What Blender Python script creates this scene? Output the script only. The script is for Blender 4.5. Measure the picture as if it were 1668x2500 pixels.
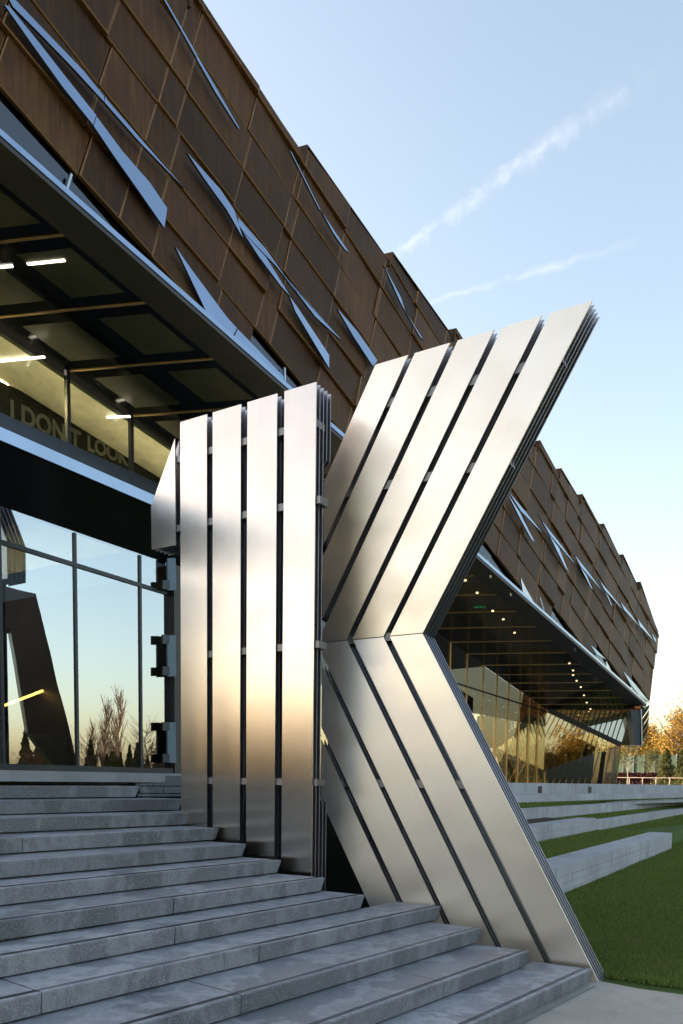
import bpy, math, random
import numpy as np
from mathutils import Matrix, Vector
random.seed(7); rng = np.random.default_rng(7)
for o in list(bpy.data.objects): bpy.data.objects.remove(o)
scn = bpy.context.scene
COL = scn.collection
R_ = math.radians

# ------------------------------------------------------------------ camera
# surveyed view: eye 1.85 m over the lawn, rising-front lens (shift), slight roll
EYE = np.array([0., 0., 1.85]); FPX = 1900.; CX = 834.; CY = 2053.47
RW = np.array([[.99991937, -.01269853, 0.], [.00097596, .07684955, .99704222], [.01266097, .99696183, -.07685575]])
cam = bpy.data.cameras.new('camera'); co = bpy.data.objects.new('camera', cam); COL.objects.link(co)
cam.sensor_fit = 'HORIZONTAL'; cam.sensor_width = 36; cam.lens = 36*FPX/1668
cam.shift_y = (CY-1250)/1668; cam.clip_end = 3000; cam.clip_start = .05
mw = Matrix.Identity(4)
for i in range(3):
    mw[i][0], mw[i][1], mw[i][2], mw[i][3] = RW[i][0], RW[i][1], -RW[i][2], EYE[i]
co.matrix_world = mw
scn.camera = co

# ------------------------------------------------------------------ world, sun, exposure
SUN_EL, SUN_YAW = 8.5, -70.0          # yaw: degrees clockwise from +Y
world = bpy.data.worlds.new('World'); scn.world = world; world.use_nodes = True
wn, wl = world.node_tree.nodes, world.node_tree.links
wn.clear()
wout = wn.new('ShaderNodeOutputWorld'); bg = wn.new('ShaderNodeBackground')
sky = wn.new('ShaderNodeTexSky'); sky.sky_type = 'NISHITA'; sky.sun_disc = False
sky.sun_elevation = R_(SUN_EL); sky.sun_rotation = R_(SUN_YAW)
sky.air_density = 1.0; sky.dust_density = 2.4; sky.ozone_density = 1.8; sky.altitude = 0
SKY_STRENGTH = .15
sun = bpy.data.lights.new('sun', 'SUN'); sun.energy = 3.4; sun.angle = R_(.5); sun.color = (1, .78, .52)
so = bpy.data.objects.new('sun', sun); COL.objects.link(so)
sdir = Vector((math.sin(R_(SUN_YAW))*math.cos(R_(SUN_EL)), math.cos(R_(SUN_YAW))*math.cos(R_(SUN_EL)), math.sin(R_(SUN_EL))))
so.rotation_euler = sdir.to_track_quat('Z', 'Y').to_euler()
vs = scn.view_settings; vs.view_transform = 'Standard'; vs.look = 'None'; vs.exposure = 2.2; vs.gamma = 1

# ------------------------------------------------------------------ survey helpers
def ray(x, y):
    return RW @ np.array([(x-CX)/FPX, (CY-y)/FPX, 1.])
def atz(x, y, z):
    d = ray(x, y); return EYE + d*(z-EYE[2])/d[2]
def on(x, y, P, n):
    d = ray(x, y); return EYE + d*((np.asarray(P, float)-EYE).dot(n)/d.dot(n))
def aty(x, y, Y):
    d = ray(x, y); return EYE + d*Y/d[1]
def yawv(deg, z=0.): return np.array([math.sin(R_(deg)), math.cos(R_(deg)), z])

# contrails live in the sky, at infinity
def nd(t, **kw):
    n = wn.new(t)
    for k, v in kw.items(): setattr(n, k, v)
    return n
def wmath(op, a, b=None):
    n = nd('ShaderNodeMath', operation=op)
    for i, v in enumerate((a, b)):
        if v is None: continue
        if isinstance(v, (int, float)): n.inputs[i].default_value = v
        else: wl.new(v, n.inputs[i])
    return n.outputs[0]
tc = nd('ShaderNodeTexCoord')
def wdot(v):
    n = nd('ShaderNodeVectorMath', operation='DOT_PRODUCT'); wl.new(tc.outputs['Generated'], n.inputs[0]); n.inputs[1].default_value = v
    return n.outputs['Value']
def contrail(pa, pb, w0, w1, seed, nscale):
    a = ray(*pa); a /= np.linalg.norm(a); b = ray(*pb); b /= np.linalg.norm(b)
    n = np.cross(a, b); n /= np.linalg.norm(n); t = b - a*(a.dot(b)); t /= np.linalg.norm(t)
    L = math.atan2(b.dot(t), b.dot(a))
    ang = wmath('ARCTAN2', wdot(tuple(t)), wdot(tuple(a)))       # 0 .. L along the trail
    s = wmath('DIVIDE', ang, L)
    nz = nd('ShaderNodeTexNoise'); nz.inputs['Scale'].default_value = nscale; nz.inputs['Detail'].default_value = 7; nz.inputs['Roughness'].default_value = .6
    mp = nd('ShaderNodeMapping'); mp.inputs['Location'].default_value = (seed, seed*2, 0); wl.new(tc.outputs['Generated'], mp.inputs[0]); wl.new(mp.outputs[0], nz.inputs['Vector'])
    off = wmath('ABSOLUTE', wmath('ADD', wdot(tuple(n)), wmath('MULTIPLY', wmath('SUBTRACT', nz.outputs[0], .5), w0*4.2)))
    wid = wmath('ADD', w0, wmath('MULTIPLY', s, w1-w0))
    prof = wmath('SUBTRACT', 1, wmath('DIVIDE', off, wid))
    prof = wmath('MAXIMUM', prof, 0)
    nz2 = nd('ShaderNodeTexNoise'); nz2.inputs['Scale'].default_value = nscale*.75; nz2.inputs['Detail'].default_value = 8
    wl.new(mp.outputs[0], nz2.inputs['Vector'])
    puff = wmath('MAXIMUM', wmath('MULTIPLY', wmath('SUBTRACT', nz2.outputs[0], .34), 4.2), 0)
    fade = wmath('MULTIPLY', wmath('MINIMUM', wmath('MAXIMUM', wmath('MULTIPLY', wmath('ADD', s, .02), 14), 0), 1), wmath('MINIMUM', wmath('MAXIMUM', wmath('MULTIPLY', wmath('SUBTRACT', 1.05, s), 2.2), 0), 1))
    return wmath('MULTIPLY', wmath('MULTIPLY', prof, puff), fade)
c1 = contrail((955, 632), (1620, 150), .006, .014, 5.3, 60)
c2 = contrail((1030, 742), (1600, 578), .003, .006, 8.4, 45)
hs = nd('ShaderNodeHueSaturation'); hs.inputs['Saturation'].default_value = .92
cs = wmath('MINIMUM', wmath('ADD', wmath('MULTIPLY', c1, .26), wmath('MULTIPLY', c2, .18)), .32)
mix = nd('ShaderNodeMix', data_type='RGBA'); wl.new(cs, mix.inputs[0]); tint = nd('ShaderNodeMix', data_type='RGBA', blend_type='MULTIPLY'); tint.inputs[0].default_value = 1
wl.new(sky.outputs[0], tint.inputs[6]); tint.inputs[7].default_value = (1.30, 1.06, .90, 1)      # the photograph's warm white balance
wl.new(tint.outputs[2], hs.inputs['Color']); wl.new(hs.outputs[0], mix.inputs[6]); mix.inputs[7].default_value = (2.2, 2.15, 2.1, 1)
wl.new(mix.outputs[2], bg.inputs['Color']); bg.inputs['Strength'].default_value = SKY_STRENGTH
wl.new(bg.outputs[0], wout.inputs['Surface'])

# ------------------------------------------------------------------ materials
MATS = {}
def new_mat(name):
    m = bpy.data.materials.new(name); m.use_nodes = True; MATS[name] = m
    return m, m.node_tree.nodes, m.node_tree.links, m.node_tree.nodes['Principled BSDF']
def setin(n, **kw):
    for k, v in kw.items():
        n.inputs[k.replace('_', ' ')].default_value = v if not (isinstance(v, tuple) and len(v) == 3) else (*v, 1)
def tex_coord(N, L, scale=(1, 1, 1), kind='Object', rot=(0, 0, 0)):
    t = N.new('ShaderNodeTexCoord'); m = N.new('ShaderNodeMapping'); m.inputs['Scale'].default_value = scale; m.inputs['Rotation'].default_value = rot
    L.new(t.outputs[kind], m.inputs[0]); return m.outputs[0]
def noise(N, L, vec, scale, detail=5, rough=.55):
    n = N.new('ShaderNodeTexNoise'); n.inputs['Scale'].default_value = scale; n.inputs['Detail'].default_value = detail; n.inputs['Roughness'].default_value = rough
    L.new(vec, n.inputs['Vector']); return n.outputs[0]
def ramp(N, L, fac, stops):
    r = N.new('ShaderNodeValToRGB'); e = r.color_ramp.elements
    while len(e) < len(stops): e.new(.5)
    for k, (p, c) in enumerate(stops):
        e[k].position = p; e[k].color = (*c, 1) if len(c) == 3 else c
    L.new(fac, r.inputs[0]); return r.outputs[0]
def bump(N, L, h, bsdf, strength=.3, dist=.01):
    b = N.new('ShaderNodeBump'); b.inputs['Strength'].default_value = strength; b.inputs['Distance'].default_value = dist
    L.new(h, b.inputs['Height']); L.new(b.outputs[0], bsdf.inputs['Normal'])
def g(v): return (v, v, v)
def mixc(N, L, fac, a, b, mode='MIX'):
    m = N.new('ShaderNodeMix'); m.data_type = 'RGBA'; m.blend_type = mode
    for i, v in ((0, fac), (6, a), (7, b)):
        if hasattr(v, 'links') or hasattr(v, 'is_linked'): L.new(v, m.inputs[i])
        else: m.inputs[i].default_value = v if not isinstance(v, tuple) else (*v, 1)
    return m.outputs[2]
def simple(name, col, rough=.5, metal=0., var=.15, vscale=3., spec=.5, bmp=0., bscale=60):
    m, N, L, B = new_mat(name)
    v = tex_coord(N, L)
    c = ramp(N, L, noise(N, L, v, vscale), [(.3, tuple(x*(1-var) for x in col)), (.7, tuple(min(1, x*(1+var)) for x in col))])
    L.new(c, B.inputs['Base Color']); setin(B, Roughness=rough, Metallic=metal); B.inputs['Specular IOR Level'].default_value = spec
    if bmp: bump(N, L, noise(N, L, v, bscale, 3), B, bmp)
    return m

# brushed stainless steel; UV: u across the slat, v along the brushing
def steel(name, r0, r1, an, k):
    m, N, L, B = new_mat(name)
    fine = noise(N, L, tex_coord(N, L, (150, 1.0, 1), 'UV'), 1., 3)
    blot = noise(N, L, tex_coord(N, L, (1, 1, 1), 'Object'), 1.3, 4, .55)
    hand = noise(N, L, tex_coord(N, L, (1, 1, 1.6), 'Object'), 1.6, 3, .5)
    scr = noise(N, L, tex_coord(N, L, (34, .8, 1), 'UV'), 1., 4, .6)
    base = ramp(N, L, blot, [(.3, tuple(.9*x for x in k)), (.7, k)])
    base = mixc(N, L, ramp(N, L, scr, [(.50, g(0)), (.85, g(.30))]), base, tuple(.78*x for x in k))
    L.new(base, B.inputs['Base Color'])
    rr = N.new('ShaderNodeMath'); rr.operation = 'MULTIPLY_ADD'; L.new(hand, rr.inputs[0]); rr.inputs[1].default_value = r1; rr.inputs[2].default_value = r0
    L.new(rr.outputs[0], B.inputs['Roughness'])
    setin(B, Metallic=1.0); B.inputs['Anisotropic'].default_value = an
    t = N.new('ShaderNodeTangent'); t.direction_type = 'UV_MAP'; L.new(t.outputs[0], B.inputs['Tangent'])
steel('brushed_steel', .17, .14, .90, (.62, .565, .52))
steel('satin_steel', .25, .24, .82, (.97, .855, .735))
simple('shaded_steel', (.30, .31, .36), .38, .9, .12, 2.)  # same steel painted darker for the shade between stacked plates
simple('rail_steel', (.20, .20, .21), .45, .9)
# granite of the steps
def granite(name, c0, c1, speck, sm=1., smc=(.36, .37, .39)):
    m, N, L, B = new_mat(name)
    v = tex_coord(N, L)
    base = ramp(N, L, noise(N, L, v, 1.1, 6, .6), [(.3, c0), (.72, c1)])
    sp = noise(N, L, v, 95, 2, .6)
    base = mixc(N, L, ramp(N, L, sp, [(.50, g(0)), (.66, g(.75))]), base, speck)
    base = mixc(N, L, ramp(N, L, noise(N, L, v, 140, 2), [(.30, g(.7)), (.46, g(0))]), base, tuple(x*.35 for x in c0))
    # chalky water stains with wandering outlines
    st = noise(N, L, tex_coord(N, L, (1, 1, .5)), 1.5, 8, .62)
    base = mixc(N, L, ramp(N, L, st, [(.46, g(0)), (.51, g(.34*sm)), (.57, g(.10*sm)), (.70, g(.44*sm))]), base, smc)
    stk = noise(N, L, tex_coord(N, L, (13, 13, .55)), 1.0, 4, .7)
    base = mixc(N, L, ramp(N, L, stk, [(.68, g(0)), (.82, g(.20))]), base, (.34, .34, .35))
    oi = N.new('ShaderNodeObjectInfo'); mr = N.new('ShaderNodeMapRange'); L.new(oi.outputs['Random'], mr.inputs[0]); mr.inputs[3].default_value = .84; mr.inputs[4].default_value = 1.14
    vm = N.new('ShaderNodeVectorMath'); vm.operation = 'SCALE'; L.new(base, vm.inputs[0]); L.new(mr.outputs[0], vm.inputs[3])
    L.new(vm.outputs[0], B.inputs['Base Color']); setin(B, Roughness=.55)
    L.new(ramp(N, L, st, [(.4, g(.48)), (.7, g(.72))]), B.inputs['Roughness'])
    bump(N, L, sp, B, .25, .004)
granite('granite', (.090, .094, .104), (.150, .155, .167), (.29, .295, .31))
granite('granite_skylit', (.150, .156, .172), (.225, .235, .255), (.34, .35, .37), 1.75, (.43, .44, .46))  # tread tops painted lighter than risers, standing in for sky light
granite('slate_stone', (.05, .065, .085), (.09, .11, .135), (.16, .18, .21))
def concrete(name, c, streak=.3):
    m, N, L, B = new_mat(name)
    v = tex_coord(N, L)
    base = ramp(N, L, noise(N, L, v, .8, 8, .62), [(.28, tuple(x*.72 for x in c)), (.5, c), (.75, tuple(min(1, x*1.18) for x in c))])
    stk = noise(N, L, tex_coord(N, L, (3.2, 3.2, .35)), 1.4, 6, .65)
    base = mixc(N, L, ramp(N, L, stk, [(.50, g(0)), (.70, g(streak))]), base, tuple(x*.55 for x in c))
    base = mixc(N, L, ramp(N, L, noise(N, L, v, 60, 3), [(.35, g(.3)), (.5, g(0))]), base, tuple(x*.6 for x in c))
    L.new(base, B.inputs['Base Color']); setin(B, Roughness=.8)
    bump(N, L, noise(N, L, v, 45, 4), B, .25, .006)
concrete('concrete_wall', (.36, .37, .39), .7)
concrete('pavement', (.36, .325, .28), .3)
concrete('terrace_stone', (.27, .275, .29))
# weathered bronze cladding, streaked down the wall
def bronze():
    m, N, L, B = new_mat('bronze_panel')
    info = N.new('ShaderNodeObjectInfo')
    v = tex_coord(N, L)
    base = ramp(N, L, noise(N, L, v, .55, 6, .6), [(.3, (.038, .0168, .0064)), (.7, (.080, .037, .013))])
    s = noise(N, L, tex_coord(N, L, (9, 9, .45)), 1.3, 5, .7)
    base = mixc(N, L, ramp(N, L, s, [(.46, g(0)), (.80, g(.42))]), base, (.235, .112, .038))
    rnd = N.new('ShaderNodeMapRange'); L.new(info.outputs['Random'], rnd.inputs[0]); rnd.inputs[3].default_value = .62; rnd.inputs[4].default_value = 1.35
    mm = N.new('ShaderNodeVectorMath'); mm.operation = 'SCALE'; L.new(base, mm.inputs[0]); L.new(rnd.outputs[0], mm.inputs[3])
    L.new(mm.outputs[0], B.inputs['Base Color']); setin(B, Metallic=.08); B.inputs['Specular IOR Level'].default_value = .14
    L.new(ramp(N, L, s, [(.3, g(.46)), (.8, g(.66))]), B.inputs['Roughness'])
    bump(N, L, noise(N, L, tex_coord(N, L, (5, 5, 1)), 3, 4), B, .06, .01)
bronze()
simple('bronze_edge_lit', (.27, .14, .058), .45, .4, .2, 2.)  # rims coloured lighter to stand for light caught on panel edges and lips
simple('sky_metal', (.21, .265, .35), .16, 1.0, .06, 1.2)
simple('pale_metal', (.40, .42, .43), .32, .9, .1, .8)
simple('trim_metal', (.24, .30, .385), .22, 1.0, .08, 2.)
simple('navy_metal', (.030, .042, .065), .35, .3)
simple('black_metal', (.012, .012, .013), .4, .2)
simple('bronze_line', (.55, .36, .16), .4, .6)
simple('soffit_black', (.008, .009, .010), .13, 0., .2, 1., .6)
simple('soffit_olive', (.085, .08, .042), .35)
simple('mullion_dark', (.035, .04, .045), .4, .6)
simple('bracket_steel', (.10, .14, .18), .5, .6)
simple('post_dark', (.030, .026, .024), .5)
simple('interior_wall', (.10, .095, .075), .8)
simple('interior_dark', (.02, .019, .016), .8)
simple('interior_ceiling', (.62, .58, .44), .9)
simple('lettering', (.27, .265, .22), .8)
simple('wood', (.30, .19, .07), .5, 0, .3, 6)
simple('bark', (.10, .075, .055), .9, 0, .3, 9, .3, .5, 25)
simple('pale_bark', (.36, .33, .28), .9, 0, .3, 9)
simple('soil', (.05, .033, .022), .95, 0, .4, 12, .2, .6, 20)
simple('white_paint', (.50, .40, .36), .5)
simple('fence_fabric', (.055, .10, .075), .8, 0, .25, 2)
simple('hill_grass', (.035, .048, .022), .9, 0, .35, .3)
def leafy(name, c0, c1, trans=.35):
    m, N, L, B = new_mat(name)
    info = N.new('ShaderNodeObjectInfo'); gi = N.new('ShaderNodeNewGeometry')
    c = ramp(N, L, gi.outputs['Random Per Island'], [(0, c0), (1, c1)])
    if name == 'grass_blade': c = mixc(N, L, ramp(N, L, noise(N, L, tex_coord(N, L), .8, 5, .65), [(.48, g(0)), (.72, g(.55))]), c, (.21, .20, .06))
    L.new(c, B.inputs['Base Color']); setin(B, Roughness=.7); B.inputs['Specular IOR Level'].default_value = .2
    tr = N.new('ShaderNodeBsdfTranslucent'); L.new(c, tr.inputs[0]); mx = N.new('ShaderNodeMixShader'); mx.inputs[0].default_value = trans
    L.new(B.outputs[0], mx.inputs[1]); L.new(tr.outputs[0], mx.inputs[2]); L.new(mx.outputs[0], N['Material Output'].inputs[0])
leafy('leaf_gold', (.24, .165, .035), (.46, .30, .07))
leafy('leaf_olive', (.05, .065, .02), (.12, .13, .04))
leafy('leaf_dark', (.012, .022, .010), (.035, .05, .02), .15)
leafy('leaf_red', (.035, .012, .014), (.09, .03, .032), .2)
leafy('leaf_russet', (.10, .05, .025), (.2, .11, .05))
leafy('grass_blade', (.080, .135, .022), (.22, .275, .07), .3)
def lawn():
    m, N, L, B = new_mat('lawn')
    v = tex_coord(N, L)
    c = ramp(N, L, noise(N, L, v, 26, 6, .7), [(.3, (.034, .066, .013)), (.55, (.080, .13, .028)), (.8, (.13, .18, .05))])
    c = mixc(N, L, ramp(N, L, noise(N, L, v, .7, 4), [(.35, g(0)), (.75, g(.5))]), c, (.055, .085, .022))
    L.new(c, B.inputs['Base Color']); setin(B, Roughness=.9); B.inputs['Specular IOR Level'].default_value = .15
    bump(N, L, noise(N, L, v, 120, 4, .7), B, .8, .02)
lawn()
def glass(name, refl, tint, rough=.0, bmp=0., gc=(.84, .91, .97)):
    m, N, L, B = new_mat(name)
    gl = N.new('ShaderNodeBsdfGlossy'); gl.inputs['Roughness'].default_value = rough; gl.inputs['Color'].default_value = (*gc, 1)
    tp = N.new('ShaderNodeBsdfTransparent'); tp.inputs[0].default_value = (*tint, 1)
    fr = N.new('ShaderNodeFresnel'); fr.inputs[0].default_value = 1.5
    ad = N.new('ShaderNodeMath'); ad.operation = 'MAXIMUM'; ad.inputs[1].default_value = refl; L.new(fr.outputs[0], ad.inputs[0])
    mx = N.new('ShaderNodeMixShader'); L.new(ad.outputs[0], mx.inputs[0]); L.new(tp.outputs[0], mx.inputs[1]); L.new(gl.outputs[0], mx.inputs[2])
    L.new(mx.outputs[0], N['Material Output'].inputs[0])
    if bmp:
        b = N.new('ShaderNodeBump'); b.inputs['Strength'].default_value = bmp; b.inputs['Distance'].default_value = .02
        L.new(noise(N, L, tex_coord(N, L, (1, 1, .6)), .9, 2), b.inputs['Height']); L.new(b.outputs[0], gl.inputs['Normal'])
glass('entrance_glass', .42, (.55, .6, .6), 0., .06, (.80, .86, .90))
glass('clear_glass', .07, (.82, .85, .78))
glass('mirror_glass', .50, (.35, .34, .25), .0, .25, (.9, .86, .68))
glass('dark_reflection_glass', .05, (.10, .10, .08))
glass('wavy_glass', .40, (.4, .38, .22), .0, .5, (.86, .80, .58))
glass('facade_glass', .10, (.10, .12, .15), .08, .4)
def emit(name, col, s):
    m, N, L, B = new_mat(name)
    e = N.new('ShaderNodeEmission'); e.inputs[0].default_value = (*col, 1); e.inputs[1].default_value = s
    L.new(e.outputs[0], N['Material Output'].inputs[0])
emit('tube_glow', (1, .93, .75), 1.2)
emit('down_light', (1, .78, .40), .45)
emit('cove_light', (1, .55, .10), 2.2)
emit('exit_light', (.05, .8, .25), .07)

# ------------------------------------------------------------------ mesh helpers
def meshobj(name, v, f, mat, parent=None, uv=None, smooth=False):
    me = bpy.data.meshes.new(name)
    me.from_pydata([tuple(map(float, p)) for p in v], [], f); me.update()
    if uv is not None:
        lay = me.uv_layers.new(name='UVMap')
        for l in me.loops: lay.data[l.index].uv = uv[l.vertex_index]
    if smooth:
        for p in me.polygons: p.use_smooth = True
    me.materials.append(MATS[mat])
    o = bpy.data.objects.new(name, me); COL.objects.link(o)
    if parent: o.parent = parent; o.matrix_parent_inverse = parent.matrix_world.inverted()
    return o
def empty(name, loc=(0, 0, 0)):
    o = bpy.data.objects.new(name, None); o.empty_display_size = .2; COL.objects.link(o); o.location = tuple(map(float, loc))
    o.matrix_world = Matrix.Translation(Vector(tuple(map(float, loc)))); return o
def tag(o, label=None, cat=None, group=None, kind=None):
    if label: o['label'] = label
    if cat: o['category'] = cat
    if group: o['group'] = group
    if kind: o['kind'] = kind
    return o
def prism(poly, ext):
    """closed prism from polygon (list of 3-vectors) swept by ext"""
    n = len(poly); poly = [np.asarray(p, float) for p in poly]; ext = np.asarray(ext, float)
    nrm = np.zeros(3)
    for i in range(n): nrm += np.cross(poly[i], poly[(i+1) % n])
    if nrm.dot(ext) > 0: poly = poly[::-1]
    v = poly + [p+ext for p in poly]
    f = [tuple(range(n)), tuple(range(2*n-1, n-1, -1))]
    f += [(i, i+n, (i+1) % n+n, (i+1) % n)[::1] for i in range(n)]
    return v, f
def bar(a, b, w, up, d):
    """box beam from a to b, width w along up, depth d along the third axis"""
    a = np.asarray(a, float); b = np.asarray(b, float); t = b-a; t /= np.linalg.norm(t)
    up = np.asarray(up, float); up = up - t*up.dot(t); up /= np.linalg.norm(up); s = np.cross(t, up)
    q = [a+up*w/2+s*d/2, a-up*w/2+s*d/2, a-up*w/2-s*d/2, a+up*w/2-s*d/2]
    return prism(q, b-a)
def join(parts):
    V, Fc = [], []
    for v, f in parts:
        k = len(V); V += list(v); Fc += [tuple(i+k for i in q) for q in f]
    return V, Fc
def box(c, sx, sy, sz, ax=np.array([1., 0, 0])):
    ax = np.asarray(ax, float); ay = np.array([-ax[1], ax[0], 0]); c = np.asarray(c, float)
    q = [c-ax*sx/2-ay*sy/2, c+ax*sx/2-ay*sy/2, c+ax*sx/2+ay*sy/2, c-ax*sx/2+ay*sy/2]
    return prism(q, (0, 0, sz))
def tube(pts, rad, seg=6):
    V, Fc = [], []; pts = [np.asarray(p, float) for p in pts]
    for i, p in enumerate(pts):
        t = pts[min(i+1, len(pts)-1)]-pts[max(i-1, 0)]; t = t/(np.linalg.norm(t)+1e-9)
        a = np.cross(t, [.3, .9, .1] if abs(t[1]) < .9 else [1, 0, 0]); a /= np.linalg.norm(a); b = np.cross(t, a)
        r = rad[i] if hasattr(rad, '__len__') else rad
        for k in range(seg):
            th = 2*math.pi*k/seg; V.append(p+a*r*math.cos(th)+b*r*math.sin(th))
    for i in range(len(pts)-1):
        for k in range(seg):
            Fc.append((i*seg+k, i*seg+(k+1) % seg, (i+1)*seg+(k+1) % seg, (i+1)*seg+k))
    Fc.append(tuple(range(seg))[::-1]); Fc.append(tuple(range((len(pts)-1)*seg, len(pts)*seg)))
    return V, Fc
def clip(poly, a, b, c):
    """keep a*x+b*y+c >= 0"""
    out = []
    for i in range(len(poly)):
        p, q = poly[i], poly[(i+1) % len(poly)]
        dp, dq = a*p[0]+b*p[1]+c, a*q[0]+b*q[1]+c
        if dp >= 0: out.append(p)
        if dp*dq < 0:
            t = dp/(dp-dq); out.append((p[0]+(q[0]-p[0])*t, p[1]+(q[1]-p[1])*t))
    return out
def area2(p): return abs(sum(p[i][0]*p[(i+1) % len(p)][1]-p[(i+1) % len(p)][0]*p[i][1] for i in range(len(p))))/2

# ================================================================== GROUND
def sheet(name, pts, mat, z=None):
    v = [(p[0], p[1], p[2] if len(p) > 2 else z) for p in pts]
    n = sum((np.cross(np.array(v[i]), np.array(v[(i+1) % len(v)])) for i in range(len(v))), np.zeros(3))
    if n[2] < 0: v = v[::-1]
    return tag(meshobj(name, v, [tuple(range(len(v)))], mat), kind='structure')
sheet('ground', [(-900, -900), (900, -900), (900, 900), (-900, 900)], 'hill_grass', -.06)
S_ = np.array([.86059407, -.50929151, 0.]); NS = np.array([-.50929151, -.86059407, 0.])   # along the sculpture / towards the eye
D1 = yawv(39.3); N1 = np.array([-D1[1], D1[0], 0.])                                       # along the steps / up the flight
def P2(u, off, z=0.): return S_*u + NS*off + np.array([0, 0, z])
RISE = 1.85/12.65
# ================================================================== MAIN BUILDING SURVEY
BR = np.array([.5774503, .74704456, -.32935629]); BN = np.array([.79118835, -.61157256, 0.]); BQ = np.array([.20142527, .26058286, .94420572])
BA = np.array([-5.52245, 16.57602, 13.92068])
def fp(r, q, d=0.): return BA + BR*r + BQ*q + BN*d
def frq(x, y, d=0.):
    P = on(x, y, BA+BN*d, BN) - BA - BN*d; return float(P@BR), float(P@BQ)
BE = np.array([.60264739, .77964192, -.17021928])       # lower edge of the facade
EP1 = np.array([-6.4827, 15.3337, 13.4062]); EP2 = np.array([17.5278, 46.3960, 6.6244])
CD = np.array([.98488803, -.17319231, 0.])
SN = np.array([-.03317363, -.18864512, -.98148486])     # soffit normal (down)
def sof(x, y, d=0.): return on(x, y, EP1+SN*d, SN)
FLOOR = 1.87

# lawn and pavement
lawn_o = sheet('lawn', [(-60, -60, -.01), (120, -60, -.01), (120, 140, -.01), (-60, 140, -.01)], 'lawn')
pv = [atz(1350/.94*1.0+8, 2262/.94, 0), atz(1800, 2462, 0), np.array([9., 3., 0]), np.array([6., -6., 0]), np.array([-6, -6, 0]), np.array([-3.2, .2, 0]), N1*2.55 + D1*7.0]
pv = [P2(-1.2, -7.33), P2(6.5, -7.45), np.array([12., -6., 0]), np.array([-8, -8, 0]), N1*2.75 - D1*6, N1*2.75 + D1*7.1]
for k, p in enumerate(pv): p[2] = .012
pave = sheet('pavement', pv, 'pavement')
meshobj('edge_strip', *bar(N1*2.63+D1*6.86+np.array([0, 0, .022]), N1*2.63-D1*3+np.array([0, 0, .022]), .012, (0, 0, 1), .045), 'pale_metal', pave)

# ================================================================== STAIRCASE
OFFS = [2.69, 3.17, 3.68, 4.21, 4.65, 5.06, 5.60, 6.03, 6.52, 7.02, 7.52, 8.02, 8.52]
ENDP = [(1445.7, 2365.5), (1293.5, 2322.2), (1177.6, 2265.5), (1077.5, 2212), (892, 2185), (793.5, 2144), (687.6, 2098.2), (601.9, 2061.2), (535.5, 2019.7), (521.8, 1982.4), (447, 1947), (341.7, 1921), (334, 1893)]
stair = tag(empty('staircase', (0, 6, 0)), 'wide flight of dark granite steps rising to the entrance glass', 'staircase')
bases = []
for k in range(13):
    z1 = RISE*(k+1); z0 = z1-RISE+.016; off = OFFS[k]
    P = on(*ENDP[k], N1*off, N1)                        # front corner of the right end
    ue = P@D1; n0 = off; n1 = (OFFS[k+1] if k < 12 else off+.9)+.06
    left = ue-(9.5 if k > 3 else 8.5)
    # joints along the step
    js = [left]
    step = {0: [2.1], 2: [3.2], 3: [2.6, 4.4], 4: [2.35], 6: [4.2], 7: [4.0], 8: [2.3], 9: [3.0, 5.0], 5: [1.9, 4.0], 1: [1.5, 3.6]}.get(k, [2.8, 5.1])
    js += sorted([ue-s for s in step]); js.append(ue)
    sd = S_[:2]; # end cut runs along the sculpture face
    # direction of the end cut in (D1,N1) coordinates, going back (up the flight)
    bk = -S_; cb, sb = bk@D1, bk@N1
    for j in range(len(js)-1):
        a, b = js[j]+.004, js[j+1]-.004
        last = j == len(js)-2
        def pt(u, n, z): return D1*u + N1*n + np.array([0, 0, z])
        sl = (cb/sb)*(n1-n0)
        jit = random.uniform(-.004, .004); zt = z1+random.uniform(-.002, .002)
        bv = .008
        ea = 0.0
        top = [(a, n0+jit), (b, n0+jit), (b+(sl if last else 0), n1), (a, n1)]
        ins = .052 if last else 0.
        bot = [(a, n0+jit+.012), (b-ins, n0+jit+.012), (b+(sl if last else 0)-ins, n1), (a, n1)]
        tin = [(a, n0+jit+bv), (b-(bv if last else 0), n0+jit+bv), (b+(sl if last else 0)-(bv if last else 0), n1), (a, n1)]
        V = [pt(u, n, zt) for u, n in tin] + [pt(u, n, zt-bv) for u, n in top] + [pt(u, n, z0) for u, n in bot]
        Fc = [(0, 1, 2, 3)] + [(i+4, (i+1) % 4+4, (i+1) % 4, i) for i in range(4)] + [(i+8, (i+1) % 4+8, (i+1) % 4+4, i+4) for i in range(4)] + [(11, 10, 9, 8)]
        gb = meshobj('granite_block', V, Fc, 'granite', stair); gb.data.materials.append(MATS['granite_skylit'])
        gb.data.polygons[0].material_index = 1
    if k < 7:
        for gn in (.045, .068):
            meshobj('groove', *bar(D1*left+N1*(n0+gn)+np.array([0, 0, z1+.0022]), D1*(ue-.02)+N1*(n0+gn)+np.array([0, 0, z1+.0022]), .003, (0, 0, 1), .006), 'black_metal', stair)
    bases.append(prism([D1*left+N1*(n0+.07), D1*(ue-.16)+N1*(n0+.07), D1*(ue-.16+(cb/sb)*.6)+N1*(n1+.6), D1*left+N1*(n1+.6)], (0, 0, max(.02, z0-.004))))
meshobj('base', *join([bases[-1]]), 'black_metal', stair)
for b in bases[:-1]: meshobj('base', *b, 'black_metal', stair)

# landing floor in front of the entrance
GY = yawv(31.4); GN = np.array([GY[1], -GY[0], 0.]); GP = np.array([-2.5, 11.3, 0])
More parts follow.
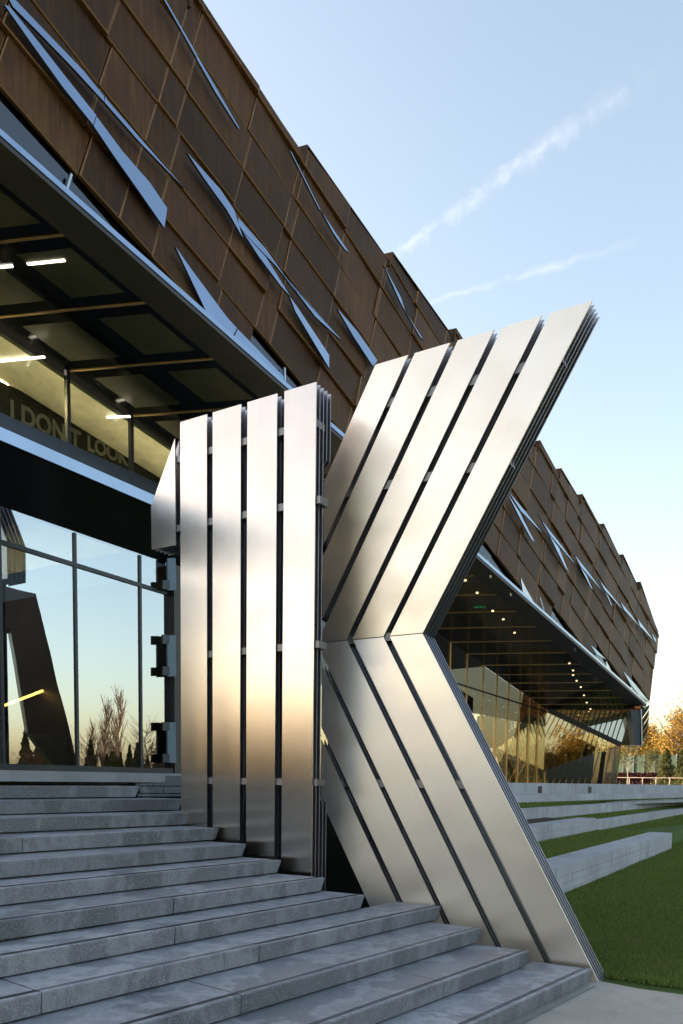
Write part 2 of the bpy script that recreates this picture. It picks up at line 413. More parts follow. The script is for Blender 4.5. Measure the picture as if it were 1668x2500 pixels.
# stack of thin stones ending the flight beside the sculpture
wl_ = tag(empty('stone_pier', (-1.9, 9.3, 1.6)), 'low pier of thin bluish stone courses beside the top steps', 'stone pier')
def r1(x, y): return (x/3.409, 1860+y/3.409)
def ppx(pts, off):       # polygon in a vertical plane parallel to the steps
    return [on(*r1(*p), N1*off, N1) for p in pts]
for pts in ([(1143, 113), (1540, 117), (1540, 199), (1128, 199)],):
    meshobj('cap_stone', *prism(ppx(pts, 8.40), N1*.6), 'slate_stone', wl_)
for pts in ([(1160, 206), (1360, 207), (1360, 259), (1168, 259)], [(1366, 207), (1545, 208), (1545, 260), (1366, 259)], [(1150, 266), (1278, 267), (1278, 288), (1150, 288)], [(1282, 267), (1419, 267), (1419, 288), (1282, 288)], [(1423, 267), (1545, 267), (1545, 288), (1423, 288)]):
    meshobj('stone_course', *prism(ppx(pts, 8.36), N1*.5), 'slate_stone', wl_)
meshobj('core', *prism(ppx([(1150, 125), (1536, 125), (1536, 420), (1150, 420)], 8.47), N1*.45), 'black_metal', wl_)

tag(meshobj('retaining_wall', *prism([P2(-9.5, -8.6, 0), P2(-3.7, -8.6, 0), P2(-3.7, -8.6, 1.82), P2(-9.5, -8.6, 1.82)], -NS*.3), 'post_dark'), kind='structure')
# ================================================================== SCULPTURES
PT = .014; LAY = .068
def plate(poly, off, along, parent, name='slat', mat='brushed_steel'):
    """thin steel plate: polygon in (u,z), brushed along 'along'"""
    ax = np.array(along, float); ax /= np.linalg.norm(ax); ac = np.array([ax[1], -ax[0]])
    n = len(poly)
    a = sum(poly[i][0]*poly[(i+1) % n][1]-poly[(i+1) % n][0]*poly[i][1] for i in range(n))
    if a < 0: poly = poly[::-1]
    v = [P2(u, off, z) for u, z in poly] + [P2(u, off-PT, z) for u, z in poly]
    uv = [(np.dot(ac, p), np.dot(ax, p)) for p in poly]*2
    f = [tuple(range(n)), tuple(range(2*n-1, n-1, -1))] + [(i, i+n, (i+1) % n+n, (i+1) % n) for i in range(n)]
    # front must face NS
    return meshobj(name, v, f, mat, parent, uv)
def rail(u0, u1, z, off, parent, h=.072):
    a = P2(u0, off-.095, z); b = P2(u1, off-.095, z)
    return meshobj('rail', *bar(a, b, h, (0, 0, 1), .15), 'rail_steel', parent)
O1 = -6.78
num = tag(empty('numeral_sculpture', P2(-5.3, O1, 0)), 'giant upright steel slat numeral one standing among the granite steps', 'sculpture')
one = [[(-6.243, 5.645), (-6.612, 4.966), (-6.605, 4.482), (-6.236, 4.482)]]
for u0, u1 in ((-6.165, -5.781), (-5.699, -5.315), (-5.229, -4.847), (-4.756, -4.372)):
    one.append([(u0, .0), (u1, .0), (u1, 5.803), (u0, 5.803)])
for i, poly in enumerate(one):
    front = plate(poly, O1, (0, 1), num)
    for j in range(1, 5):
        p = list(poly)
        if i == 4 and j >= 3:
            c = .05 if j == 3 else .095
            u0, u1 = -4.756, -4.372
            p = [(u0, 0), (u1, 0), (u1, 1.62), (u1-c, 1.68), (u1-c, 5.06), (u1, 5.12), (u1, 5.803), (u0, 5.803)]
        plate(p, O1-LAY*j, (0, 1), front, 'back_plate', 'shaded_steel')
for z in (5.425, 4.67, 3.238, 1.834): rail(-6.26 if z > 4 else -6.10, -4.325 if 1.5 < z < 5 else -4.375, z, O1, num)
OK_ = -7.38; ZW = 3.369
let = tag(empty('letter_sculpture', P2(-3, OK_, 0)), 'giant chevron-armed letter K of diagonal brushed steel slats beside the lawn', 'sculpture')
su, sl2 = .5735, -.5600; UC = -4.648
up = [(-4.032, -3.657), (-3.584, -3.203), (-3.121, -2.752), (-2.674, -2.295), (-2.218, -1.841)]
ZT = 6.149
def kplates(poly, along):
    fr = plate(poly, OK_, along, let, 'slat', 'satin_steel')
    for j in range(1, 5): plate(poly, OK_-(.0698)*j, along, fr, 'back_plate', 'shaded_steel')
for a, b in up:
    poly = [(a, ZT), (b, ZT), (b-su*(ZT-ZW-.005), ZW+.005), (a-su*(ZT-ZW-.005), ZW+.005)]
    kplates(clip(poly, 1, 0, -UC), (su, 1))
low = [(-3.811, -3.436, ZW), (-4.255, -3.885, ZW), (-4.653, None, 3.252), (-4.653, -4.651, None), (-4.655, -4.658, None)]
lows = [(-3.811, -3.436), (-4.255, -3.885), (-4.653+sl2*(ZW-3.252), -4.330), (-4.653+sl2*(ZW-2.458), -4.651+sl2*(ZW-3.124)), (-4.655+sl2*(ZW-1.668), -4.658+sl2*(ZW-2.329))]
for a, b in lows:
    zb = -.02; zt = ZW-.005
    poly = [(a+sl2*-.005*-1*0, zt), (b, zt), (b+sl2*(zb-zt), zb), (a+sl2*(zb-zt), zb)]
    kplates(clip(poly, 1, 0, -UC), (sl2, 1))
for z in (5.745, 4.925): rail(max(UC, -4.032-su*(ZT-z))+.02, -1.841-su*(ZT-z)-.02, z, OK_, let, .082)
rail(UC+.02, -3.46, ZW, OK_, let, .082)
rail(UC+.02, -3.436+sl2*(1.83-ZW)-.03, 1.83, OK_, let, .082)

# ================================================================== MAIN BUILDING
bld = tag(empty('main_building', (0, 22, 0)), 'long office building clad in dark bronze panels with deep glazed overhang', 'building')
ROOF = [(-20, 5.0), (-12, 5.6), (1.1, 6.22), (3.1, 6.27), (4.9, 6.60), (5.2, 6.75), (7.0, 7.15), (9.1, 7.45), (11.3, 7.82), (13., 8.3), (20.3, 9.45), (22.2, 9.75), (25.4, 10.4), (28.3, 10.8), (34.3, 11.3), (36.5, 11.25), (39.3, 10.62)]
def trend(r): return float(np.interp(r, [p[0] for p in ROOF], [p[1] for p in ROOF]))
TEETH = [-19, -15, -11, -7, -2.95, 1.05, 5.05, 9.10, 13.0, 16.8, 20.25, 22.6, 25.2, 28.2, 31.4, 34.6, 39.4]
def roofseg(i):
    a, b = TEETH[i], TEETH[i+1]; qa, qb = trend(a)+.17, trend(b)-.17
    if i == len(TEETH)-2: qa, qb = 11.5, 10.62
    return a, qa, b, qb
def qbot(r): return -1.0+.166*(r+1.31)
ROWH, PL = 1.045, 1.9
REND, RBEG = 39.3, -5.0
# dark glazing behind the cladding
def facade_outline(d, inset=0.):
    pts = [(RBEG, qbot(RBEG)), (REND-.1, qbot(REND-.1))]
    for i in range(len(TEETH)-2, -1, -1):
        a, qa, b, qb = roofseg(i)
        pts += [(min(b, REND-.1), qb-inset), (max(a, RBEG), qa-inset)]
        if a <= RBEG: break
    return pts
bo = facade_outline(0, .06)
meshobj('facade_glazing', [fp(r, q, -.06) for r, q in bo], [tuple(range(len(bo)))], 'facade_glass', bld)
meshobj('facade_core', [fp(r, q, -.8) for r, q in facade_outline(0, .4)], [tuple(range(len(bo)))], 'interior_dark', bld)
def slab_poly(poly, dfun, name, mat, thick=.05, ch=.021):
    """facade panel with chamfered rim: outer rim sunk, face proud"""
    n = len(poly); c = np.mean(np.array(poly), axis=0)
    a = sum(poly[i][0]*poly[(i+1) % n][1]-poly[(i+1) % n][0]*poly[i][1] for i in range(n))
    if a < 0: poly = poly[::-1]
    inn = []
    for i in range(n):
        p0, p1, p2 = np.array(poly[i-1]), np.array(poly[i]), np.array(poly[(i+1) % n])
        e1 = (p1-p0)/(np.linalg.norm(p1-p0)+1e-6); e2 = (p2-p1)/(np.linalg.norm(p2-p1)+1e-6)
        n1_, n2_ = np.array([-e1[1], e1[0]]), np.array([-e2[1], e2[0]])
        m = n1_+n2_; dd = max(.35, 1+n1_.dot(n2_)); inn.append(tuple(p1+m/dd*ch))
    V = [fp(r, q, dfun(r, q)) for r, q in inn] + [fp(r, q, dfun(r, q)-ch*.7) for r, q in poly] + [fp(r, q, -.02) for r, q in poly]
    Fc = [tuple(range(n))] + [(i+n, (i+1) % n+n, (i+1) % n, i) for i in range(n)] + [(i+2*n, (i+1) % n+2*n, (i+1) % n+n, i+n) for i in range(n)]
    o = meshobj(name, V, Fc, mat, bld); o.data.materials.append(MATS['bronze_edge_lit'])
    for k_, p_ in enumerate(o.data.polygons):
        if k_ > 0: p_.material_index = 1
    return o
npan = 0
for row in range(-1, 12):
    q0, q1 = row*ROWH, (row+1)*ROWH
    stag = -.10*row + (.0 if row % 2 else .06)
    c0 = int((RBEG)/PL)-2
    for c in range(c0, int(REND/PL)+3):
        a, b = c*PL+stag, (c+1)*PL+stag
        base = [(a+.010, q0+.008), (b-.010, q0+.008), (b-.010, q1-.006), (a+.010, q1-.006)]
        base = clip(clip(base, -1, 0, REND), 1, 0, -RBEG)
        if len(base) < 3: continue
        for i in range(len(TEETH)-1):
            ta, qa, tb, qb = roofseg(i)
            p = clip(clip(base, 1, 0, -ta), -1, 0, tb)
            if len(p) < 3: continue
            s = (qb-qa)/(tb-ta); p = clip(p, s, -1, qa-s*ta)
            if len(p) < 3 or area2(p) < .03: continue
            full = area2(p)
            # cells cut by the sloping lower edge stay glazed
            s2 = .166; p = clip(p, -s2, 1, 1.0-.166*1.31-.10)
            if len(p) < 3 or area2(p) < full*.90: continue
            t1, t2 = random.uniform(-.028, .028), random.uniform(-.01, .01)
            pr = .055+random.uniform(-.03, .03)
            dfun = lambda r, q, q0=q0, pr=pr, t1=t1, a=a: .035+pr*max(0, 1-(q-q0)/ROWH)+t1*(r-a)
            slab_poly(p, dfun, 'bronze_panel', 'bronze_panel'); npan += 1
# roof teeth: small end faces where each run of the parapet steps up
for i in range(2, len(TEETH)-1):
    a, qa, b, qb = roofseg(i)
    pa = fp(a, qa-.5, .12); pb = fp(a, qa+.02, .10); pc = fp(a-.22, qa-.10, -.5); pd = fp(a-.1, qa-.55, -.5)
    meshobj('parapet_end', *prism([pa, pb, pc, pd], BR*.04), 'bronze_panel', bld)
    meshobj('parapet_cap', *prism([fp(a+.02, qa, .1), fp(b-.02, qb, .05), fp(b-.02, qb, -.5), fp(a+.02, qa, -.5)], BQ*.03), 'bronze_panel', bld)
# far end wall, turned away from us
endq = [(REND, qbot(REND)), (REND, 10.55)]
meshobj('end_wall', *prism([fp(REND, qbot(REND)+.1, -.1), fp(REND, 10.5, -.02), fp(REND+1.5, 10.0, -9), fp(REND+1.2, 2.5, -9)], BR*.1), 'bronze_panel', bld)
meshobj('roof_deck', *prism([fp(RBEG, trend(RBEG)-.6, -.3), fp(REND, 9.9, -.3), fp(REND, 9.9, -.3)-BN*18, fp(RBEG, trend(RBEG)-.6, -.3)-BN*18], (0, 0, -.3)), 'black_metal', bld)
# folded flaps that mirror the sky
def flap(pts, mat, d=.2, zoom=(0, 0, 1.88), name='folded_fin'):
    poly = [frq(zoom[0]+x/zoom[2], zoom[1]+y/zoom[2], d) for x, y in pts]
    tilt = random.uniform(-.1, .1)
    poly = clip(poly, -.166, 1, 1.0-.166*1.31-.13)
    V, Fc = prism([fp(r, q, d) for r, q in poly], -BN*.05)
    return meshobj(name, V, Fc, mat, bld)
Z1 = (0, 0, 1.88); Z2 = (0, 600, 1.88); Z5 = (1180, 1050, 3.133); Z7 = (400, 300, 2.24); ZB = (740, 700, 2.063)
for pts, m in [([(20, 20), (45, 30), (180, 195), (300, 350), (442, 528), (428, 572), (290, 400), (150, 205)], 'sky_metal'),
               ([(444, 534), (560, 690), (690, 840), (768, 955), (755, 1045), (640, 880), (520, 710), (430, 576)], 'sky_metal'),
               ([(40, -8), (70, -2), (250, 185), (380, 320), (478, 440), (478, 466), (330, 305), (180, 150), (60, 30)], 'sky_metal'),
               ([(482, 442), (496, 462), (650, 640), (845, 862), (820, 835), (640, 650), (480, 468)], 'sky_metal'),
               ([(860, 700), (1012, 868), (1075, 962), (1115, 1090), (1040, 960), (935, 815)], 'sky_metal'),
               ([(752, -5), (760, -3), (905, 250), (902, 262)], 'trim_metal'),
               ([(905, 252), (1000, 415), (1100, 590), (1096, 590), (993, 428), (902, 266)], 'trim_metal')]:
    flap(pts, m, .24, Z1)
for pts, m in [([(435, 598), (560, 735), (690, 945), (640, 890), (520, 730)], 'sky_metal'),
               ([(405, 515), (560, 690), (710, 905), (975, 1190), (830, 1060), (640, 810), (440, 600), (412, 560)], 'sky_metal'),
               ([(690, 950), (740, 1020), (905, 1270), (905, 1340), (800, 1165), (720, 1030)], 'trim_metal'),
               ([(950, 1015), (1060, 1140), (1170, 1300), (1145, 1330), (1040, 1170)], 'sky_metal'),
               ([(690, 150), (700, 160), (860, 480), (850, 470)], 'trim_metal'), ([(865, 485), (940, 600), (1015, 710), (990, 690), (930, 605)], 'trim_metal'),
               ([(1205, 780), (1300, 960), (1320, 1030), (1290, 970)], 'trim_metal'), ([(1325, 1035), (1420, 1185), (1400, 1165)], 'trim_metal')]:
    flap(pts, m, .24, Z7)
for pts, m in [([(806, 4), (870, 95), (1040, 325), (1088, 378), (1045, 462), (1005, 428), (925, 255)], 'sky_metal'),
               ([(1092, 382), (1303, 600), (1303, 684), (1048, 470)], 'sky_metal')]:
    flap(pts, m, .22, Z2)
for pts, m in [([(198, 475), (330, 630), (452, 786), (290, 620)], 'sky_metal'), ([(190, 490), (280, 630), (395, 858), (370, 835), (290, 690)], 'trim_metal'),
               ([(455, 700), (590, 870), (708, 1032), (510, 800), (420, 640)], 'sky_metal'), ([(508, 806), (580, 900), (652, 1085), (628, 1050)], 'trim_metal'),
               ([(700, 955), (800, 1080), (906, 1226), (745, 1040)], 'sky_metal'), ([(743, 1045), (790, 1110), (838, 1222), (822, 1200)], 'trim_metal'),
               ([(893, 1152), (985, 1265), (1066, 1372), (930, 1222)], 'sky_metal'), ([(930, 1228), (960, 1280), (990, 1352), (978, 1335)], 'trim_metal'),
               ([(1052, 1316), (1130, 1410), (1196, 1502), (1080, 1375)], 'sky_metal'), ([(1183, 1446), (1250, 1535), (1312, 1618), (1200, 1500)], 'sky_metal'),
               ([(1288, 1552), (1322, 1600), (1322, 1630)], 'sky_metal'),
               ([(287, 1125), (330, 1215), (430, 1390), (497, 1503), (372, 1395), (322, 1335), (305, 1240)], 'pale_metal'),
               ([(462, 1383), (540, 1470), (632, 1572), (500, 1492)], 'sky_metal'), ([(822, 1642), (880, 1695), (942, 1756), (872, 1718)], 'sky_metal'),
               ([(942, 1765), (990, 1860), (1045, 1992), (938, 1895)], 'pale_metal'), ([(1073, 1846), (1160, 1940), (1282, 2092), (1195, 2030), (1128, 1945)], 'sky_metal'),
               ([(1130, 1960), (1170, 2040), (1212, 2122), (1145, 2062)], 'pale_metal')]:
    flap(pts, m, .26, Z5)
# glazing posts along the lower edge
for x0, y0, x1, y1 in [(326, 800, 284, 938), (722, 1240, 706, 1305)]:
    a = fp(*frq(x0/1.88, y0/1.88, .05), .05); b = fp(*frq(x1/1.88, y1/1.88, .05), .05)
    meshobj('glazing_post', *bar(a, b, .045, BR, .06), 'pale_metal', bld)
for x0, y0, x1, y1 in [(1305, 560, 1306, 690)]:
    a = fp(*frq(x0/1.88, 600+y0/1.88, .05), .05); b = fp(*frq(x1/1.88, 600+y1/1.88, .05), .05)
    meshobj('glazing_post', *bar(a, b, .045, BR, .06), 'pale_metal', bld)
for x0, y0, x1, y1 in [(30, 990, 60, 1130), (205, 1215, 215, 1268), (430, 1280, 462, 1380), (690, 1625, 705, 1690), (565, 1460, 570, 1500)]:
    a = fp(*frq(1180+x0/3.133, 1050+y0/3.133, .05), .05); b = fp(*frq(1180+x1/3.133, 1050+y1/3.133, .05), .05)
    meshobj('glazing_post', *bar(a, b, .045, BR, .06), 'pale_metal', bld)
# lower trim of the facade
TA, TB = EP1-BE*4.2, EP2+BE*.2
meshobj('lower_trim', *prism([TA+BN*.30, TA+BN*.30+np.array([0, 0, .12]), TA+BN*.02+np.array([0, 0, .20]), TA+BN*.02], TB-TA), 'trim_metal', bld)
meshobj('soffit_border', *prism([TA+BN*.28-np.array([0, 0, .012]), TA-BN*.55-np.array([0, 0, .012]), TA-BN*.55-np.array([0, 0, .10]), TA+BN*.28-np.array([0, 0, .10])], TB-TA), 'post_dark', bld)

# soffit: dark glossy panels between thin bronze beams
WA = sof(0, 791.5); WB = sof(1334.5, 1733.8)                  # line where the glass wall meets the soffit
WD = WB-WA; WL = np.linalg.norm(WD); WD /= WL
WH = np.array([WD[0], WD[1], 0]); WH /= np.linalg.norm(WH); WN = np.array([WH[1], -WH[0], 0.])
def wpt(x, y, d=0.): return on(x, y, WA+WN*d, WN)
def whead(s): return WA+WD*s
heads = [sof(x/1.88, 600+y/1.88) for x, y in [(325, 560), (635, 760)]]
s0, s1 = (heads[0]-WA)@WD, (heads[1]-WA)@WD
right = [sof(1000+x/2.347, 1300+y/2.347) for x, y in [(250, 625), (340, 693), (422, 760), (498, 815), (570, 862), (630, 908), (687, 948), (738, 985)]]
st_right = [(p-WA)@WD for p in right]
stations = [s0-2*(s1-s0), s0-(s1-s0), s0, s1]
ds = (st_right[0]-s1)/round((st_right[0]-s1)/1.9)
stations += [s1+ds*i for i in range(1, round((st_right[0]-s1)/ds))] + st_right + [WL]
stations = [stations[0]-2]+stations
def edge_hit(P):     # from P along CD to the inner side of the border
    n = BN; t = ((EP1-BN*.55)-P)@n/(CD@n); return P+CD*t
for a, b in zip(stations[:-1], stations[1:]):
    pa, pb = whead(a), whead(b); qa, qb = edge_hit(pa), edge_hit(pb)
    e = .03
    def lerp(p, q, t): return p+(q-p)*t
    n_cross = 2
    for j in range(n_cross):
        t0, t1 = j/n_cross, (j+1)/n_cross
        quad = [lerp(pa, qa, t0), lerp(pb, qb, t0), lerp(pb, qb, t1), lerp(pa, qa, t1)]
        c = sum(quad)/4; quad = [p+(c-p)*.008 for p in quad]
        meshobj('soffit_panel', *prism(quad, -SN*.04), 'soffit_black', bld)
        if b <= s1+4.5 and b > s0-5:
            q2 = [c+(p-c)*f for p, f in zip(quad, (.66, .66, .66, .66))]
            q2 = [p+SN*.012+CD*.12 for p in q2]
            meshobj('light_panel', *prism(q2, -SN*.01), 'soffit_olive', bld)
    meshobj('soffit_beam', *bar(pb+SN*.015, qb+SN*.015, .045, np.cross(CD, SN), .03), 'bronze_line', bld)
# glass wall under the soffit
def wbase(s, z): p = whead(s).copy(); p[2] = z; return p
bk0, bk1 = wpt(1000+385/2.347, 1300+1040/2.347), wpt(1000+735/2.347, 1300+1105/2.347)
def brk(s): return bk0[2]+(bk1[2]-bk0[2])*(s-(bk0-WA)@WD)/((bk1-bk0)@WD)
for i, (a, b) in enumerate(zip(stations[:-1], stations[1:])):
    left = b < 12
    z0 = FLOOR+.02
    A_, B_ = whead(a), whead(b)
    v = [wbase(a, z0), wbase(b, z0), B_, A_]
    if left:
        # navy wall below the windows, clear glass above
        za = A_[2]-3.15; zb = B_[2]-3.15
        za = wpt(0, 1007)[2]+(a-(wpt(0, 1007)-WA)@WD)*(-.0)
        pass
    if left: meshobj('glass_pane', v, [(0, 1, 2, 3)], 'clear_glass', bld)
    else:
        ma, mb = wbase(a, brk(a)), wbase(b, brk(b))
        meshobj('glass_pane', [v[0], v[1], mb, ma], [(0, 1, 2, 3)], 'mirror_glass', bld)
        meshobj('dark_reflection_pane', [ma, mb, v[2], v[3]], [(0, 1, 2, 3)], 'dark_reflection_glass', bld)  # upper panes darkened to stand in for a dark reflection in the glass
    meshobj('mullion', *bar(wbase(b, z0)+WN*.05, B_+WN*.05, .10 if left else .085, WH, .12 if left else .05), 'mullion_dark' if left else 'bronze_line', bld)
# transom line on the far glass wall
meshobj('transom', *bar(wbase(st_right[0]-9, brk(st_right[0]-9)+1.6)+WN*.06, wbase(WL, brk(WL)+.9)+WN*.06, .07, (0, 0, 1), .06), 'mullion_dark', bld)
# sill wall below the upper windows (seen over the entrance roof)
sa, sb = wpt(0, 1006, .12), wpt(390, 1182, .12)
sdv = (sb-sa)/np.linalg.norm(sb-sa); sa2 = sa-sdv*6; sb2 = sb+sdv*5
meshobj('sill_wall', *prism([sa2, sb2, np.array([sb2[0], sb2[1], 4.2]), np.array([sa2[0], sa2[1], 4.2])], -WN*.25), 'navy_metal', bld)
# interior room behind the upper windows
rb = 6.5
cz = wpt(0, 791)[2]
ra, rc = whead(stations[0])-WH*2, whead(s1+11)
def lift(p, z): return np.array([p[0], p[1], z])
ceil_z = lambda p: p[2]+.0
ia, ic = ra-WN*.03, rc-WN*.03; ib, idd = ra-WN*rb, rc-WN*rb
meshobj('room_ceiling', *prism([ia, ic, idd, ib], (0, 0, .1)), 'interior_ceiling', bld)
meshobj('room_wall', *prism([lift(ib, 3), lift(idd, 3), idd, ib], -WN*.1), 'interior_wall', bld)
# dark frieze with big letters, standing inside the window
fr0 = on(0, 930, WA-WN*1.6, WN); fr1 = on(390, 1112, WA-WN*1.6, WN)
fd = (fr1-fr0)/np.linalg.norm(fr1-fr0); f0, f1 = fr0-fd*5, fr1+fd*4
frieze = meshobj('frieze', *prism([f0, f1, lift(f1, f1[2]-3.5), lift(f0, f0[2]-3.5)], -WN*.1), 'interior_dark', bld)
def text_on(s, pa, pb, name, ext=.01):
    """lettering whose baseline runs pa -> pb (pixels) on the frieze plane"""
    A0 = on(*pa, WA-WN*1.585, WN); B0 = on(*pb, WA-WN*1.585, WN)
    cu = bpy.data.curves.new(name, 'FONT'); cu.body = s; cu.extrude = ext; cu.offset = .032
    o = bpy.data.objects.new('tmp', cu); COL.objects.link(o); bpy.context.view_layer.update()
    me = o.to_mesh(); vs_ = np.array([v.co[:] for v in me.vertices]); fs = [tuple(p.vertices) for p in me.polygons]; o.to_mesh_clear()
    bpy.data.objects.remove(o)
    w = vs_[:, 0].max(); k = np.linalg.norm(B0-A0)/w; t = (B0-A0)/np.linalg.norm(B0-A0)
    V = [A0+t*x*k+np.array([0, 0, 1])*y*k*1.15+WN*z_*k for x, y, z_ in vs_]
    return meshobj(name, V, fs, 'lettering', bld)
z2p = lambda x, y: (x/1.88, 600+y/1.88)
text_on("I DON'T", z2p(45, 790), z2p(372, 935), 'lettering')
text_on("LOOK", z2p(400, 935), z2p(590, 1010), 'lettering')
for p0, p1 in [((-40, 702), (58, 688)), ((126, 684), (298, 660))]: pass
tl = [((-60, 535), (205, 510)), ((490, 788), (597, 783)), ((-40, 722), (36, 716))]
ceilN = np.cross(ic-ia, WN); ceilN /= np.linalg.norm(ceilN)
for pa, pb in tl[:2]:
    a = on(*z2p(*pa), ia-np.array([0, 0, .06]), ceilN); b = on(*z2p(*pb), ia-np.array([0, 0, .06]), ceilN)
    meshobj('tube_glow', *bar(a, b, .05, WN, .03), 'tube_glow', bld)
# unseen fill lamps added behind the frieze to brighten the room ceiling
for i in range(5):
    P = f0+(f1-f0)*(i+.6)/5.4-WN*.55; P[2] -= 1.1
    lp = bpy.data.lights.new('ceiling_fill', 'POINT'); lp.energy = 4000; lp.color = (1, .84, .50); lp.shadow_soft_size = .08
    lo = bpy.data.objects.new('ceiling_fill', lp); COL.objects.link(lo); lo.location = tuple(P); lo.parent = bld; lo.matrix_parent_inverse = bld.matrix_world.inverted()
# glowing bars painting the reflection of lit tubes in the soffit glass
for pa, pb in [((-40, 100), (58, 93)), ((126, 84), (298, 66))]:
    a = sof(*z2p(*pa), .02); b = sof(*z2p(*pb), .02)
    meshobj('tube_glow', *bar(a, b, .05, WN, .03), 'tube_glow', bld)
# room behind the far glass wall
fa, fb_ = whead(st_right[0]-9)-WN*5, whead(WL)-WN*5
meshobj('hall_wall', *prism([lift(fa, FLOOR), lift(fb_, FLOOR), fb_+np.array([0, 0, 1]), fa+np.array([0, 0, 1])], -WN*.1), 'interior_dark', bld)
# down lights in the soffit
for x, y in [(320, 277), (388, 348), (477, 452), (538, 500), (602, 577), (917, 752), (938, 793), (938, 819), (958, 852), (982, 888), (1000, 935), (1016, 977), (1037, 1014)]:
    c = sof(1000+x/2.347, 1300+y/2.347, .03)
    ring = [c+.052*(CD*math.cos(t)+np.cross(SN, CD)*math.sin(t)) for t in np.linspace(0, 2*math.pi, 12, endpoint=False)]
    o = meshobj('down_light', *prism(ring, -SN*.03), 'down_light', bld)
c = sof(1000+407/2.347, 1300+432/2.347, .06)
def sign_text(s, P, right_, up_, h, mat, parent, name):
    cu = bpy.data.curves.new(name, 'FONT'); cu.body = s; cu.align_x = 'CENTER'
    o = bpy.data.objects.new('tmp', cu); COL.objects.link(o); bpy.context.view_layer.update()
    me = o.to_mesh(); vs_ = np.array([v.co[:] for v in me.vertices]); fs = [tuple(p.vertices) for p in me.polygons]; o.to_mesh_clear(); bpy.data.objects.remove(o)
    return meshobj(name, [P+right_*x*h+up_*y*h for x, y, _ in vs_], fs, mat, parent)
sign_text('EXIT', c, CD, np.array([0, -.19, .98]), .26, 'exit_light', bld, 'exit_sign')
# downstand at the far end and leaning glass box
z6 = lambda x, y: (1000+x/2.347, 1300+y/2.347)
e0 = sof(*z6(790, 1020)); e1 = sof(*z6(1266, 1020)); ey = e1[1]
e2 = aty(*z6(1212, 1218), ey-.2); e2b = aty(*z6(1292, 1218), ey-.15)
meshobj('end_glazing', *prism([e0, e1, e2b, e2], np.array([0, .1, 0])), 'mirror_glass', bld)
for i in range(1, 17):
    t = i/17
    a = e0+(e1-e0)*t; b = e0+(e2-e0)*min(1, t*1.0)
    b = e0+(e2-e0)*t*.98
    meshobj('glazing_bar', *bar(a-np.array([0, .06, 0]), b-np.array([0, .06, 0]), .05, CD, .05), 'mullion_dark', bld)
pyl = [aty(*z6(1268, 1022), 46.6), aty(*z6(1328, 1018), 46.6), aty(*z6(1333, 1218), 46.6), aty(*z6(1293, 1219), 46.6)]
meshobj('end_pylon', *prism(pyl, np.array([.1, 1.2, 0])), 'navy_metal', bld)
meshobj('pylon_edge', *prism([aty(*z6(1326, 1012), 46.5), aty(*z6(1331, 1010), 46.5), aty(*z6(1336, 1220), 46.5), aty(*z6(1331, 1220), 46.5)], np.array([.1, 1., 0])), 'trim_metal', bld)
# faceted end of the facade beyond the pylon
ends = [[(1332, 1015), (1378, 985), (1372, 1010), (1332, 1065)], [(1334, 1070), (1374, 1014), (1372, 1050), (1335, 1110)], [(1336, 1115), (1374, 1052), (1371, 1085), (1336, 1150)], [(1336, 1155), (1371, 1090), (1368, 1125), (1337, 1185)], [(1337, 1188), (1368, 1128), (1362, 1160), (1337, 1205)]]
for i, e in enumerate(ends):
    V = [aty(*z6(*p), 47.2+(.5 if j in (1, 2) else 0)+(.35 if j in (2, 3) else 0)) for j, p in enumerate(e)]
    meshobj('end_fin', *prism(V, np.array([.1, .3, 0])), 'bronze_panel' if i % 2 else 'navy_metal', bld)
gl = [aty(1241, 1909.5, 48.95), aty(1503, 1918.5, 48.6), aty(1515.5, 1818.5, 47.4), e0+np.array([0, -.15, 0])]
meshobj('leaning_glass', *join([([gl[0], gl[1], gl[2], gl[3]], [(0, 1, 2), (0, 2, 3)])]), 'wavy_glass', bld)
meshobj('leaning_glass_backing', [p+np.array([-.8, 2.2, 0]) for p in gl], [(0, 1, 2), (0, 2, 3)], 'interior_dark', bld)
for i in range(18):
    t = i/17.; a = gl[0]+(gl[1]-gl[0])*t; b = gl[3]+(gl[2]-gl[3])*t
    meshobj('leaning_mullion', *bar(a-np.array([0, .05, 0]), b-np.array([0, .05, 0]), .06, CD, .05), 'bronze_line', bld)
meshobj('glass_edge', *bar(gl[3]+np.array([0, -.1, 0]), gl[2]+np.array([0, -.1, 0]), .28, (0, 0, 1), .1), 'black_metal', bld)
db = [aty(*z6(1108, 1258), 47.5), aty(*z6(1127, 1258), 47.5), aty(*z6(1103, 1448), 48.4), aty(*z6(1082, 1448), 48.4)]
meshobj('door', *prism(db, np.array([0, .2, 0])), 'black_metal', bld)

